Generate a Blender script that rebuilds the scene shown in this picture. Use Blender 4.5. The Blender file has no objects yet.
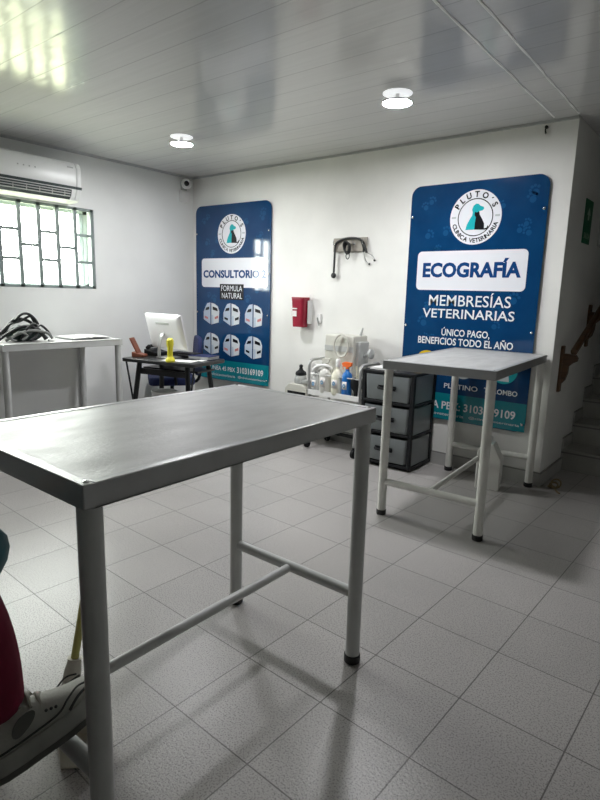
import bpy, bmesh, math, random
from mathutils import Vector, Matrix
random.seed(7)
PI = math.pi
SC = bpy.context.scene
COL = SC.collection

# ------------------------------------------------------------------ materials
def new_mat(name):
    m = bpy.data.materials.new(name); m.use_nodes = True
    nt = m.node_tree
    return m, nt, nt.nodes, nt.links, nt.nodes['Principled BSDF']

def P(name, col, rough=.5, metal=0., var=.0, vscale=8., bump=0., bscale=60., spec=None, trans=0., alpha=1., coat=0., rvar=0., col2=None, stretch=None):
    m, nt, N, L, b = new_mat(name)
    b.inputs['Base Color'].default_value = (*col, 1)
    b.inputs['Roughness'].default_value = rough
    b.inputs['Metallic'].default_value = metal
    if spec is not None: b.inputs['Specular IOR Level'].default_value = spec
    b.inputs['Transmission Weight'].default_value = trans
    b.inputs['Alpha'].default_value = alpha
    b.inputs['Coat Weight'].default_value = coat
    tc = N.new('ShaderNodeTexCoord'); src = tc.outputs['Object']
    if stretch:
        mp = N.new('ShaderNodeMapping'); mp.inputs['Scale'].default_value = stretch
        L.new(src, mp.inputs['Vector']); src = mp.outputs['Vector']
    if var > 0 or col2 or rvar > 0:
        n = N.new('ShaderNodeTexNoise'); n.inputs['Scale'].default_value = vscale; n.inputs['Detail'].default_value = 5
        L.new(src, n.inputs['Vector'])
        if var > 0 or col2:
            r = N.new('ShaderNodeMix'); r.data_type = 'RGBA'
            c2 = col2 if col2 else tuple(max(0, c*(1-var)) for c in col)
            r.inputs[6].default_value = (*col, 1); r.inputs[7].default_value = (*c2, 1)
            rp = N.new('ShaderNodeMapRange'); rp.inputs['From Min'].default_value = .35; rp.inputs['From Max'].default_value = .7
            L.new(n.outputs['Fac'], rp.inputs['Value']); L.new(rp.outputs['Result'], r.inputs[0])
            L.new(r.outputs[2], b.inputs['Base Color'])
        if rvar > 0:
            rr = N.new('ShaderNodeMapRange'); rr.inputs['From Min'].default_value = .3; rr.inputs['From Max'].default_value = .7
            rr.inputs['To Min'].default_value = max(0.02, rough-rvar); rr.inputs['To Max'].default_value = rough+rvar
            L.new(n.outputs['Fac'], rr.inputs['Value']); L.new(rr.outputs['Result'], b.inputs['Roughness'])
    if bump > 0:
        n2 = N.new('ShaderNodeTexNoise'); n2.inputs['Scale'].default_value = bscale; n2.inputs['Detail'].default_value = 4
        L.new(src, n2.inputs['Vector'])
        bp = N.new('ShaderNodeBump'); bp.inputs['Strength'].default_value = bump; bp.inputs['Distance'].default_value = .01
        L.new(n2.outputs['Fac'], bp.inputs['Height']); L.new(bp.outputs['Normal'], b.inputs['Normal'])
    return m

def emit(name, col, s):
    m, nt, N, L, b = new_mat(name)
    b.inputs['Base Color'].default_value = (.9, .9, .9, 1)
    b.inputs['Emission Color'].default_value = (*col, 1); b.inputs['Emission Strength'].default_value = s
    return m

def floor_mat():
    m, nt, N, L, b = new_mat('terrazzo_tile')
    tc = N.new('ShaderNodeTexCoord')
    mp = N.new('ShaderNodeMapping'); mp.inputs['Scale'].default_value = (1/.333,)*3
    L.new(tc.outputs['Object'], mp.inputs['Vector'])
    br = N.new('ShaderNodeTexBrick'); br.offset = 0; br.squash = 1
    br.inputs['Scale'].default_value = 1; br.inputs['Brick Width'].default_value = 1; br.inputs['Row Height'].default_value = 1
    br.inputs['Mortar Size'].default_value = .0075; br.inputs['Mortar Smooth'].default_value = .3; br.inputs['Bias'].default_value = 0
    br.inputs['Color1'].default_value = (.49, .468, .458, 1); br.inputs['Color2'].default_value = (.45, .43, .42, 1)
    br.inputs['Mortar'].default_value = (.17, .16, .155, 1)
    L.new(mp.outputs['Vector'], br.inputs['Vector'])
    # fine dark and light chips
    v = N.new('ShaderNodeTexNoise'); v.inputs['Scale'].default_value = 190; v.inputs['Detail'].default_value = 2
    L.new(tc.outputs['Object'], v.inputs['Vector'])
    r = N.new('ShaderNodeMapRange'); r.inputs['From Min'].default_value = .36; r.inputs['From Max'].default_value = .50
    r.inputs['To Min'].default_value = .55; r.inputs['To Max'].default_value = 1.0
    L.new(v.outputs['Fac'], r.inputs['Value'])
    st = N.new('ShaderNodeTexNoise'); st.inputs['Scale'].default_value = 1.7; st.inputs['Detail'].default_value = 6
    L.new(tc.outputs['Object'], st.inputs['Vector'])
    r2 = N.new('ShaderNodeMapRange'); r2.inputs['From Min'].default_value = .3; r2.inputs['From Max'].default_value = .7
    r2.inputs['To Min'].default_value = .9; r2.inputs['To Max'].default_value = 1.05
    L.new(st.outputs['Fac'], r2.inputs['Value'])
    mu = N.new('ShaderNodeMath'); mu.operation = 'MULTIPLY'
    L.new(r.outputs['Result'], mu.inputs[0]); L.new(r2.outputs['Result'], mu.inputs[1])
    mx = N.new('ShaderNodeMix'); mx.data_type = 'RGBA'; mx.blend_type = 'MULTIPLY'; mx.inputs[0].default_value = 1
    L.new(br.outputs['Color'], mx.inputs[6]); L.new(mu.outputs[0], mx.inputs[7])
    L.new(mx.outputs[2], b.inputs['Base Color'])
    b.inputs['Roughness'].default_value = .3
    b.inputs['Specular IOR Level'].default_value = .33
    v2 = N.new('ShaderNodeTexNoise'); v2.inputs['Scale'].default_value = 120; v2.inputs['Detail'].default_value = 3
    L.new(tc.outputs['Object'], v2.inputs['Vector'])
    inv = N.new('ShaderNodeMath'); inv.operation = 'MULTIPLY_ADD'; inv.inputs[1].default_value = -1.5
    L.new(br.outputs['Fac'], inv.inputs[0]); L.new(v2.outputs['Fac'], inv.inputs[2])
    bp = N.new('ShaderNodeBump'); bp.inputs['Strength'].default_value = .22; bp.inputs['Distance'].default_value = .004
    L.new(inv.outputs[0], bp.inputs['Height']); L.new(bp.outputs['Normal'], b.inputs['Normal'])
    return m

def ceiling_mat():
    m, nt, N, L, b = new_mat('glossy_pvc_panel')
    tc = N.new('ShaderNodeTexCoord')
    sp = N.new('ShaderNodeSeparateXYZ'); L.new(tc.outputs['Object'], sp.inputs[0])
    d = N.new('ShaderNodeMath'); d.operation = 'DIVIDE'; d.inputs[1].default_value = .2
    L.new(sp.outputs['Y'], d.inputs[0])
    fr = N.new('ShaderNodeMath'); fr.operation = 'FRACT'; L.new(d.outputs[0], fr.inputs[0])
    ab = N.new('ShaderNodeMath'); ab.operation = 'SUBTRACT'; ab.inputs[1].default_value = .5; L.new(fr.outputs[0], ab.inputs[0])
    a2 = N.new('ShaderNodeMath'); a2.operation = 'ABSOLUTE'; L.new(ab.outputs[0], a2.inputs[0])
    gr = N.new('ShaderNodeMapRange'); gr.inputs['From Min'].default_value = .475; gr.inputs['From Max'].default_value = .5
    L.new(a2.outputs[0], gr.inputs['Value'])
    mp = N.new('ShaderNodeMapping'); mp.inputs['Scale'].default_value = (.5, 26, 1); L.new(tc.outputs['Object'], mp.inputs['Vector'])
    n = N.new('ShaderNodeTexNoise'); n.inputs['Scale'].default_value = 2.2; n.inputs['Detail'].default_value = 5; L.new(mp.outputs['Vector'], n.inputs['Vector'])
    r = N.new('ShaderNodeMix'); r.data_type = 'RGBA'
    r.inputs[6].default_value = (.68, .68, .67, 1); r.inputs[7].default_value = (.58, .58, .575, 1)
    L.new(n.outputs['Fac'], r.inputs[0])
    r3 = N.new('ShaderNodeMix'); r3.data_type = 'RGBA'; r3.inputs[7].default_value = (.44, .44, .44, 1)
    L.new(gr.outputs['Result'], r3.inputs[0]); L.new(r.outputs[2], r3.inputs[6])
    L.new(r3.outputs[2], b.inputs['Base Color'])
    b.inputs['Roughness'].default_value = .15
    b.inputs['Specular IOR Level'].default_value = .5
    mp2 = N.new('ShaderNodeMapping'); mp2.inputs['Scale'].default_value = (.9, 3.0, 1); L.new(tc.outputs['Object'], mp2.inputs['Vector'])
    n2 = N.new('ShaderNodeTexNoise'); n2.inputs['Scale'].default_value = 3.2; n2.inputs['Detail'].default_value = 2; L.new(mp2.outputs['Vector'], n2.inputs['Vector'])
    ad = N.new('ShaderNodeMath'); ad.operation = 'MULTIPLY_ADD'; ad.inputs[1].default_value = -.25
    L.new(gr.outputs['Result'], ad.inputs[0]); L.new(n2.outputs['Fac'], ad.inputs[2])
    bp = N.new('ShaderNodeBump'); bp.inputs['Strength'].default_value = .10; bp.inputs['Distance'].default_value = .02
    L.new(ad.outputs[0], bp.inputs['Height']); L.new(bp.outputs['Normal'], b.inputs['Normal'])
    return m

def glass_mat():
    m = bpy.data.materials.new('window_glass'); m.use_nodes = True
    nt = m.node_tree; N = nt.nodes; L = nt.links
    N.remove(N['Principled BSDF']); out = N['Material Output']
    t = N.new('ShaderNodeBsdfTransparent'); t.inputs['Color'].default_value = (.97, .99, .97, 1)
    g = N.new('ShaderNodeBsdfGlossy'); g.inputs['Roughness'].default_value = .02
    x = N.new('ShaderNodeMixShader'); x.inputs[0].default_value = .06; L.new(t.outputs[0], x.inputs[1]); L.new(g.outputs[0], x.inputs[2])
    L.new(x.outputs[0], out.inputs['Surface'])
    return m

M = dict(
    floor=floor_mat(), ceil=ceiling_mat(), glass=glass_mat(),
    wall=P('wall_paint', (.86, .855, .825), .62, var=.10, vscale=2.2, bump=.05, bscale=14, spec=.25),
    wall_l=P('wall_paint_cool', (.83, .84, .825), .6, var=.06, vscale=2.4, bump=.05, bscale=14, spec=.25),
    wall_mid=P('wall_greyed_for_bounce', (.50, .50, .49), .6, var=.1, vscale=2),  # unseen right wall, grey set for the bounce it throws on right-facing sides
    wall_dark=P('wall_darkened_for_bounce', (.09, .09, .09), .6, var=.1, vscale=2),  # unseen front and right stair walls, darkened to cut bounced light
    skirt=P('skirting_tile', (.46, .455, .44), .35, var=.15, vscale=6),
    skirt_top=P('skirting_top', (.25, .245, .235), .5),
    trim=P('ceiling_cornice', (.42, .425, .43), .35),
    caulk=P('white_caulk', (.92, .92, .91), .6),
    winframe=P('green_grey_window_bar', (.24, .29, .28), .45, var=.15, vscale=14),
    winalu=P('window_aluminium', (.42, .47, .46), .4, metal=.3),
    steel=P('brushed_steel_sheet', (.55, .55, .54), .42, metal=.12, spec=.4, var=.14, vscale=6, rvar=.05, bump=.14, bscale=70, stretch=(3, 1, 1)),
    steel_rim=P('steel_rim', (.52, .525, .53), .36, metal=.4, var=.12, vscale=9),
    rim2=P('grey_rim', (.40, .405, .41), .38, metal=.3, var=.1, vscale=9),
    greyleg=P('grey_painted_tube', (.60, .61, .60), .34, var=.10, vscale=10, spec=.5),
    whiteleg=P('white_painted_tube', (.79, .785, .74), .36, var=.12, vscale=14, spec=.5),
    rubber=P('black_rubber', (.015, .015, .016), .6),
    black=P('black_plastic', (.007, .008, .010), .5, spec=.3, var=.2, vscale=20),
    blackmetal=P('black_metal', (.02, .021, .023), .4, metal=.2),
    desk=P('black_desk_top', (.025, .026, .028), .28, var=.2, vscale=9),
    white=P('white_plastic', (.82, .82, .81), .35, var=.05, vscale=12),
    acwhite=P('ac_white', (.86, .87, .86), .32, var=.04, vscale=5),
    acdark=P('ac_dark_strip', (.06, .075, .075), .25),
    cream=P('cream_plastic', (.72, .69, .56), .4, var=.12, vscale=10),
    creamgrey=P('cream_grey_plastic', (.62, .61, .55), .42, var=.06, vscale=9),
    greyband=P('grey_band', (.46, .47, .46), .45),
    navy=P('navy_acrylic', (.004, .040, .125), .07, var=.25, vscale=5, spec=.5, col2=(.006, .054, .155)),
    paw=P('paw_print_blue', (.010, .075, .20), .07),
    teal=P('teal_acrylic', (.006, .22, .27), .07, spec=.5),
    signwhite=P('printed_white', (.80, .81, .86), .12),
    letternavy=P('printed_navy', (.010, .055, .19), .12),
    letterwhite=P('printed_lettering_white', (.80, .83, .86), .12),
    ink=P('printed_black', (.012, .012, .016), .12),
    logoteal=P('printed_teal', (.02, .42, .47), .12),
    yellowp=P('printed_yellow', (.75, .52, .03), .12), greyp=P('printed_grey', (.50, .53, .55), .12),
    bagblue=P('printed_bag_blue', (.50, .58, .70), .12), bagwhite=P('printed_bag_white', (.70, .74, .78), .12), bagred=P('printed_bag_red', (.55, .22, .22), .12),
    chrome=P('chrome', (.7, .7, .7), .15, metal=1),
    silver=P('silver_aluminium', (.50, .50, .50), .3, metal=.6),
    imac=P('silver_monitor_back', (.80, .79, .81), .33, metal=.1, var=.03, vscale=6),
    screen=P('dark_screen', (.01, .01, .012), .1),
    bluefab=P('blue_fabric', (.012, .022, .10), .8, var=.3, vscale=40, bump=.2, bscale=300),
    yellow=P('yellow_plastic', (.80, .72, .04), .4, var=.1, vscale=12),
    brown=P('reddish_brown_plastic', (.25, .085, .05), .45, var=.25, vscale=14),
    paper=P('white_paper', (.84, .84, .83), .7, var=.05, vscale=18),
    greypaper=P('grey_paper', (.38, .39, .40), .6, var=.2, vscale=18),
    darkgreen=P('dark_green_cloth', (.018, .04, .035), .75, var=.5, vscale=26, bump=.4, bscale=60),
    cord=P('black_cord', (.022, .024, .025), .5), cordgrey=P('grey_cord', (.20, .21, .20), .5),
    red=P('red_plastic', (.33, .010, .035), .35, var=.2, vscale=9),
    labelw=P('white_label', (.80, .76, .74), .55, var=.15, vscale=60),
    clear=P('translucent_drawer', (.30, .33, .34), .34, trans=.35, var=.08, vscale=8),
    clearb=P('translucent_bottle', (.78, .80, .79), .25, trans=.55),
    milk=P('milky_plastic', (.80, .79, .75), .35, trans=.12, var=.05, vscale=12),
    ivory=P('ivory_plastic', (.82, .80, .66), .35, var=.05, vscale=10),
    blue=P('blue_plastic', (.01, .16, .52), .3), orange=P('orange_plastic', (.90, .17, .03), .4),
    labelblue=P('blue_label_print', (.12, .30, .50), .5),
    wood=P('dark_wood', (.13, .060, .024), .38, col2=(.06, .026, .011), vscale=6, stretch=(2, 2, 14), coat=.2),
    board=P('grey_board', (.40, .37, .32), .6, var=.3, vscale=20),
    exitgreen=P('green_sign_face', (.008, .13, .055), .35), exitwhite=P('faded_white_print', (.48, .58, .5), .5),
    stair=P('grey_stair_tile', (.42, .415, .39), .35, var=.15, vscale=5),
    stairedge=P('dark_stair_nosing', (.2, .195, .185), .4),
    pants=P('wine_red_scrubs', (.23, .008, .04), .85, var=.3, vscale=9, bump=.35, bscale=22),
    tealfab=P('teal_scrub_top', (.006, .13, .17), .55, var=.4, vscale=12, bump=.45, bscale=18),
    skin=P('skin', (.50, .29, .20), .5, var=.1, vscale=12),
    hair=P('dark_hair', (.02, .012, .01), .6, bump=.5, bscale=120),
    shoe=P('grey_suede', (.56, .56, .51), .75, var=.15, vscale=30, bump=.15, bscale=200),
    shoedark=P('shoe_dark_trim', (.05, .052, .05), .7), outs=P('shoe_outsole', (.12, .12, .11), .7),
    sole=P('shoe_sole', (.40, .40, .37), .6, var=.2, vscale=20),
    lace=P('shoe_lace', (.44, .43, .38), .8), shoepatch=P('shoe_grey_patch', (.13, .13, .12), .7),
    sock=P('light_sock', (.48, .48, .47), .9),
    stick=P('yellow_green_stick', (.58, .56, .17), .42, var=.15, vscale=14),
    beige=P('beige_plastic', (.74, .71, .62), .5, var=.12, vscale=8, trans=.08),
    lampplate=P('lamp_plate', (.9, .9, .9), .4),
    diffuser=emit('lamp_diffuser', (.98, .98, 1.0), 235.),
    diffuser2=emit('lamp_base_glow', (.95, .97, 1.0), .42),
    irled=P('camera_lens', (.01, .01, .012), .1),
    copper=P('brass_debris', (.30, .23, .12), .5, var=.4, vscale=60),
)

# ------------------------------------------------------------------ geometry helpers
class MB:
    def __init__(s): s.bm = bmesh.new(); s.mi = 0
    def _mark(s, vs):
        for v in vs:
            for f in v.link_faces: f.material_index = s.mi
    def box(s, c, d, rot=None):
        r = bmesh.ops.create_cube(s.bm, size=1)
        T = Matrix.Translation(c) @ (rot.to_4x4() if rot else Matrix.Identity(4)) @ Matrix.Diagonal((*d, 1))
        bmesh.ops.transform(s.bm, matrix=T, verts=r['verts']); s._mark(r['verts']); return s
    def b2(s, x0, x1, y0, y1, z0, z1):
        return s.box(((x0+x1)/2, (y0+y1)/2, (z0+z1)/2), (abs(x1-x0), abs(y1-y0), abs(z1-z0)))
    def loft(s, rings, cap=True, close=True):
        R = [[s.bm.verts.new(p) for p in r] for r in rings]; n = len(R[0])
        for a, b in zip(R, R[1:]):
            for i in range(n if close else n-1):
                j = (i+1) % n
                f = s.bm.faces.new((a[i], a[j], b[j], b[i])); f.material_index = s.mi
        if cap:
            f = s.bm.faces.new(R[0][::-1]); f.material_index = s.mi
            f = s.bm.faces.new(R[-1]); f.material_index = s.mi
        return s
    def tube(s, pts, r, seg=10, cap=True):
        pts = [Vector(p) for p in pts]; rs = r if isinstance(r, (list, tuple)) else [r]*len(pts)
        rings = []; up = None
        for i, p in enumerate(pts):
            if i == 0: t = pts[1]-p
            elif i == len(pts)-1: t = p-pts[i-1]
            else: t = (pts[i+1]-p).normalized() + (p-pts[i-1]).normalized()
            t.normalize()
            if up is None:
                up = Vector((0, 0, 1)) if abs(t.z) < .9 else Vector((1, 0, 0))
            x = t.cross(up)
            if x.length < 1e-5: x = t.cross(Vector((0, 1, 0)))
            x.normalize(); y = x.cross(t).normalized(); up = y
            rings.append([p + rs[i]*(math.cos(2*PI*k/seg)*x + math.sin(2*PI*k/seg)*y) for k in range(seg)])
        return s.loft(rings, cap)
    def lathe(s, prof, c=(0, 0, 0), seg=24, rot=None, sx=1, sy=1):
        c = Vector(c); rings = []
        for r, z in prof:
            ring = []
            for k in range(seg):
                v = Vector((sx*r*math.cos(2*PI*k/seg), sy*r*math.sin(2*PI*k/seg), z))
                if rot: v = rot @ v
                ring.append(c+v)
            rings.append(ring)
        return s.loft(rings)
    def prism(s, poly, y0, y1, plane='xz'):
        f = {'xz': lambda u, v, w: (u, w, v), 'xy': lambda u, v, w: (u, v, w), 'yz': lambda u, v, w: (w, u, v)}[plane]
        a = [f(u, v, y0) for u, v in poly]; b = [f(u, v, y1) for u, v in poly]
        return s.loft([a, b])
    def sphere(s, c, r, sc=(1, 1, 1), seg=16):
        q = bmesh.ops.create_uvsphere(s.bm, u_segments=seg, v_segments=max(6, seg//2), radius=r)
        bmesh.ops.transform(s.bm, matrix=Matrix.Translation(c) @ Matrix.Diagonal((*sc, 1)), verts=q['verts']); s._mark(q['verts']); return s
    def torus(s, c, R, r, rot=None, seg=28, s2=8, sx=1, sy=1):
        pts = []
        for i in range(seg):
            a = 2*PI*i/seg; pts.append(Vector((R*sx*math.cos(a), R*sy*math.sin(a), 0)))
        rings = []
        for i in range(seg):
            a = 2*PI*i/seg; out = Vector((math.cos(a), math.sin(a), 0))
            ring = [pts[i] + r*(math.cos(2*PI*k/s2)*out + math.sin(2*PI*k/s2)*Vector((0, 0, 1))) for k in range(s2)]
            rings.append([Vector(c) + (rot @ v if rot else v) for v in ring])
        rings.append(rings[0]); return s.loft(rings, cap=False)
    def build(s, name, mat, parent=None, bevel=0, smooth=True, seg=2):
        bmesh.ops.remove_doubles(s.bm, verts=s.bm.verts, dist=1e-6)
        bmesh.ops.recalc_face_normals(s.bm, faces=s.bm.faces)
        me = bpy.data.meshes.new(name); s.bm.to_mesh(me); s.bm.free()
        for m in (mat if isinstance(mat, (list, tuple)) else [mat]): me.materials.append(m)
        o = bpy.data.objects.new(name, me); COL.objects.link(o)
        if parent: o.parent = parent
        if smooth:
            me.shade_smooth(); me.set_sharp_from_angle(angle=math.radians(38))
        if bevel:
            b = o.modifiers.new('bevel', 'BEVEL'); b.width = bevel; b.segments = seg; b.limit_method = 'ANGLE'; b.angle_limit = math.radians(40)
        return o

def tag(o, label, cat=None, group=None):
    o['label'] = label
    if cat: o['category'] = cat
    if group: o['group'] = group
    return o
def thing(name, loc, rz, label, cat, group=None):
    o = bpy.data.objects.new(name, None); COL.objects.link(o); o.empty_display_size = .1
    o.location = loc; o.rotation_euler = (0, 0, rz)
    return tag(o, label, cat, group)
def struct(o, label=None):
    o['kind'] = 'structure'
    if label: o['label'] = label
    return o
def copy_tree(o, parent=None):
    c = o.copy(); COL.objects.link(c)
    if parent: c.parent = parent
    for ch in list(o.children): copy_tree(ch, c)
    return c
def rrect(x0, x1, z0, z1, r, n=6):
    pts = []
    for cx, cz, a0 in ((x1-r, z1-r, 0), (x0+r, z1-r, 90), (x0+r, z0+r, 180), (x1-r, z0+r, 270)):
        for k in range(n+1):
            a = math.radians(a0+90*k/n); pts.append((cx+r*math.cos(a), cz+r*math.sin(a)))
    return pts
def circ(cx, cz, r, n=32, sx=1, sz=1):
    return [(cx+sx*r*math.cos(2*PI*k/n), cz+sz*r*math.sin(2*PI*k/n)) for k in range(n)]
def arc(c, r, a0, a1, n, f):
    return [f(c[0]+r*math.cos(a0+(a1-a0)*k/n), c[1]+r*math.sin(a0+(a1-a0)*k/n)) for k in range(n+1)]
def smooth_path(pts, n=6):
    pts = [Vector(p) for p in pts]; out = []
    for i in range(len(pts)-1):
        p0 = pts[max(i-1, 0)]; p1 = pts[i]; p2 = pts[i+1]; p3 = pts[min(i+2, len(pts)-1)]
        for k in range(n):
            t = k/n
            out.append(.5*((2*p1)+(p2-p0)*t+(2*p0-5*p1+4*p2-p3)*t*t+(3*p1-p0-3*p2+p3)*t**3))
    out.append(pts[-1]); return out

# text as meshes (flat prints, thin extrusion), facing -Y in local x,z
def _text_mesh(s, bold=0., ext=.0004):
    cu = bpy.data.curves.new('lettering', 'FONT'); cu.body = s; cu.size = 1; cu.offset = bold; cu.extrude = 0
    cu.align_x = 'LEFT'; cu.resolution_u = 3
    o = bpy.data.objects.new('lettering', cu); COL.objects.link(o)
    dg = bpy.context.evaluated_depsgraph_get(); dg.update()
    me = bpy.data.meshes.new_from_object(o.evaluated_get(dg))
    vs = [v.co.copy() for v in me.vertices]; fs = [tuple(p.vertices) for p in me.polygons]
    bpy.data.objects.remove(o); bpy.data.curves.remove(cu); bpy.data.meshes.remove(me)
    return vs, fs
def put_text(mb, s, x0, x1, z0, z1, y, bold=.0, slant=0.):
    """letters filling the rectangle x0..x1, z0..z1 in front (towards -y) of y"""
    vs, fs = _text_mesh(s, bold)
    if not vs: return
    ax = min(v.x for v in vs); bx = max(v.x for v in vs); ay = min(v.y for v in vs); by = max(v.y for v in vs)
    nv = [mb.bm.verts.new((x0+(v.x-ax)/(bx-ax)*(x1-x0), y, z0+(v.y-ay)/(by-ay)*(z1-z0))) for v in vs]
    for f in fs:
        try:
            q = mb.bm.faces.new([nv[i] for i in f]); q.material_index = mb.mi
        except ValueError: pass
def put_arc_text(mb, s, c, R, h, a_mid, span, y, bold=.02, inward=False, each=None):
    """letters spread along an arc, each given its own width"""
    k = h/.72; G = [(_text_mesh(ch, bold) if ch != ' ' else None) for ch in s]
    W = []
    for g in G:
        W.append(.30 if g is None else max(v.x for v in g[0])-min(v.x for v in g[0]))
    gap = (span*R/k-sum(W))/(len(s)-1)
    pos = 0.; tot = sum(W)+gap*(len(s)-1)
    for g, w_ in zip(G, W):
        u0 = (pos+w_/2-tot/2)*k; pos += w_+gap
        if g is None: continue
        vs, fs = g; ax = min(v.x for v in vs)
        a = a_mid+(u0/R)*(1 if inward else -1)
        rot = (a-PI/2) if not inward else (a+PI/2)
        ca, sa = math.cos(rot), math.sin(rot); bx0, bz0 = c[0]+R*math.cos(a), c[1]+R*math.sin(a)
        if each: mb = MB()
        nv = []
        for v in vs:
            u = (v.x-ax-w_/2)*k; q = v.y*k-h/2
            nv.append(mb.bm.verts.new((bx0+u*ca-q*sa, y, bz0+u*sa+q*ca)))
        for f in fs:
            try:
                p = mb.bm.faces.new([nv[i] for i in f]); p.material_index = mb.mi
            except ValueError: pass
        if each: each(mb)
def flat_print(mb, poly, y, th=.0006):
    mb.prism(poly, y, y-th, 'xz')

# ------------------------------------------------------------------ the room
XL, YB, XP, H = -4.2, 2.775, -.447, 2.483
XR, YF = 2.6, -4.6
TILE_ROT = 0.0284
# floor (its object axes follow the tile joints)
m = MB(); m.b2(-9, 9, -9, 9, -.08, 0)
fl = struct(m.build('floor', M['floor'], smooth=False))
fl.rotation_euler = (0, 0, 0)
# trim the slab to the room while keeping the tile grid: plain room rectangle expressed in tile axes
bm = bmesh.new()
c, s_ = math.cos(TILE_ROT), math.sin(TILE_ROT)
def to_tile(x, y): return (c*x - s_*y, s_*x + c*y)
crn = [(XL-.2, YF-.2), (XR+.2, YF-.2), (XR+.2, YB+.2), (.9, YB+.2), (.9, 3.36), (XP-.2, 3.36), (XP-.2, YB+.2), (XL-.2, YB+.2)]
top = [bm.verts.new((*to_tile(*p), 0)) for p in crn]; bot = [bm.verts.new((*to_tile(*p), -.08)) for p in crn]
bm.faces.new(top); bm.faces.new(bot[::-1])
for i in range(len(crn)):
    j = (i+1) % len(crn); bm.faces.new((top[j], top[i], bot[i], bot[j]))
bmesh.ops.recalc_face_normals(bm, faces=bm.faces); bm.to_mesh(fl.data); bm.free()
fl.rotation_euler = (0, 0, -TILE_ROT)

m = MB(); m.b2(XL-.2, XR+.2, YF-.2, 3.75, H, H+.06)
struct(m.build('ceiling', M['ceil'], smooth=False))

# left wall with the window opening
W0, W1, Z0, Z1 = .02, 1.60, 1.31, 2.015
WT = .16
m = MB()
m.b2(XL-WT, XL, YF-.2, W0, 0, H); m.b2(XL-WT, XL, W1, YB+.15, 0, H)
m.b2(XL-WT, XL, W0, W1, 0, Z0); m.b2(XL-WT, XL, W0, W1, Z1, H)
struct(m.build('wall_left', M['wall_l'], smooth=False))
m = MB(); m.b2(XL, XP, YB, YB+.15, 0, H)
struct(m.build('wall_back', M['wall'], smooth=False))
m = MB(); m.b2(XP-.15, XP, YB+.15, 8.2, 0, 4.6)
struct(m.build('wall_stair_left', M['wall'], smooth=False))
m = MB(); m.b2(.72, .87, YB+.15, 8.2, 0, 4.6)
struct(m.build('wall_stair_right', M['wall_dark'], smooth=False))
m = MB(); m.b2(XP, .72, 8.05, 8.2, 0, 4.6)
struct(m.build('wall_stair_end', M['wall'], smooth=False))
m = MB(); m.b2(XP-.15, .87, 3.75, 8.2, 4.6, 4.66)
struct(m.build('ceiling_stair', M['wall'], smooth=False))
m = MB(); m.b2(XP, .72, 3.66, 3.75, H+.06, 4.6)
struct(m.build('wall_stair_header', M['wall'], smooth=False))
m = MB(); m.b2(.72, XR+.15, YB, YB+.15, 0, H)
struct(m.build('wall_back_right', M['wall'], smooth=False))
m = MB(); m.b2(XR, XR+.15, YF-.15, YB, 0, H)
struct(m.build('wall_right', M['wall_mid'], smooth=False))
m = MB(); m.b2(XL, XR, YF-.15, YF, 0, H)
struct(m.build('wall_front', M['wall_dark'], smooth=False))

# skirtings, cornices, ceiling joint strips
def skirting(name, x0, x1, y0, y1, h=.095):
    m = MB(); m.b2(x0, x1, y0, y1, 0, h); m.mi = 1
    m.b2(x0, x1, y0, y1, h, h+.008)
    struct(m.build(name, [M['skirt'], M['skirt_top']], smooth=False))
skirting('baseboard_back', XL, XP+.012, YB-.012, YB)
skirting('baseboard_left', XL, XL+.012, YF, YB-.012)
skirting('baseboard_stair', XP, XP+.012, YB, 3.33)
m = MB(); m.prism([(XL, H), (XL+.02, H), (XL+.017, H-.008), (XL+.006, H-.017), (XL, H-.018)], YF, YB, 'xz')
struct(m.build('trim_1', M['trim'], smooth=False))
m = MB(); m.b2(XL, XP, YB-.018, YB, H-.016, H)
struct(m.build('trim_2', M['trim'], smooth=False))
for k, (xa, xb) in enumerate(((-.557, -.585), (-.412, -.438))):
    m = MB()
    rings = []
    for q in range(41):
        t = q/40; cx_ = xa+(xb-xa)*t+.0015*math.sin(31*t+k); y_ = .2+(2.72-.2)*t; w_ = .0055+.0015*math.sin(67*t+2*k)
        rings.append([(cx_-w_, y_, H+.001), (cx_-w_, y_, H-.003), (cx_+w_, y_, H-.003), (cx_+w_, y_, H+.001)])
    m.loft(rings)
    struct(m.build('trim_%d' % (3+k), M['caulk']))

# window: outer sliding frame, panes, inner grille
m = MB(); fx = XL-WT+.03
m.b2(fx-.02, fx+.02, W0, W0+.04, Z0, Z1); m.b2(fx-.02, fx+.02, W1-.04, W1, Z0, Z1)
m.b2(fx-.02, fx+.02, W0, W1, Z0, Z0+.04); m.b2(fx-.02, fx+.02, W0, W1, Z1-.04, Z1)
win = struct(m.build('window_1', M['winalu'], smooth=False), 'wide window with a green grey grille under the white air conditioner')
m = MB(); m.b2(fx-.012, fx+.012, .79, .83, Z0+.04, Z1-.04); m.b2(fx-.012, fx+.012, W0+.04, W0+.07, Z0+.04, Z1-.04); m.b2(fx-.012, fx+.012, W1-.075, W1-.04, Z0+.04, Z1-.04)
m.build('sash_frame', M['winalu'], win, smooth=False)
for (a, b) in ((W0+.07, .79), (.83, W1-.075)):
    m = MB(); m.b2(fx-.002, fx+.002, a, b, Z0+.04, Z1-.04); m.build('window_pane', M['glass'], win, smooth=False)
m = MB(); gx = XL-.012
posts = [W1-.012-.164*k for k in range(9)] + [W0+.012]
for i, y in enumerate(posts): m.b2(gx-.012, gx+.012, y-.017, y+.017, Z0, Z1)
for z in (Z0+.012, Z1-.012): m.b2(gx-.012, gx+.012, W0, W1, z-.012, z+.012)
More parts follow.
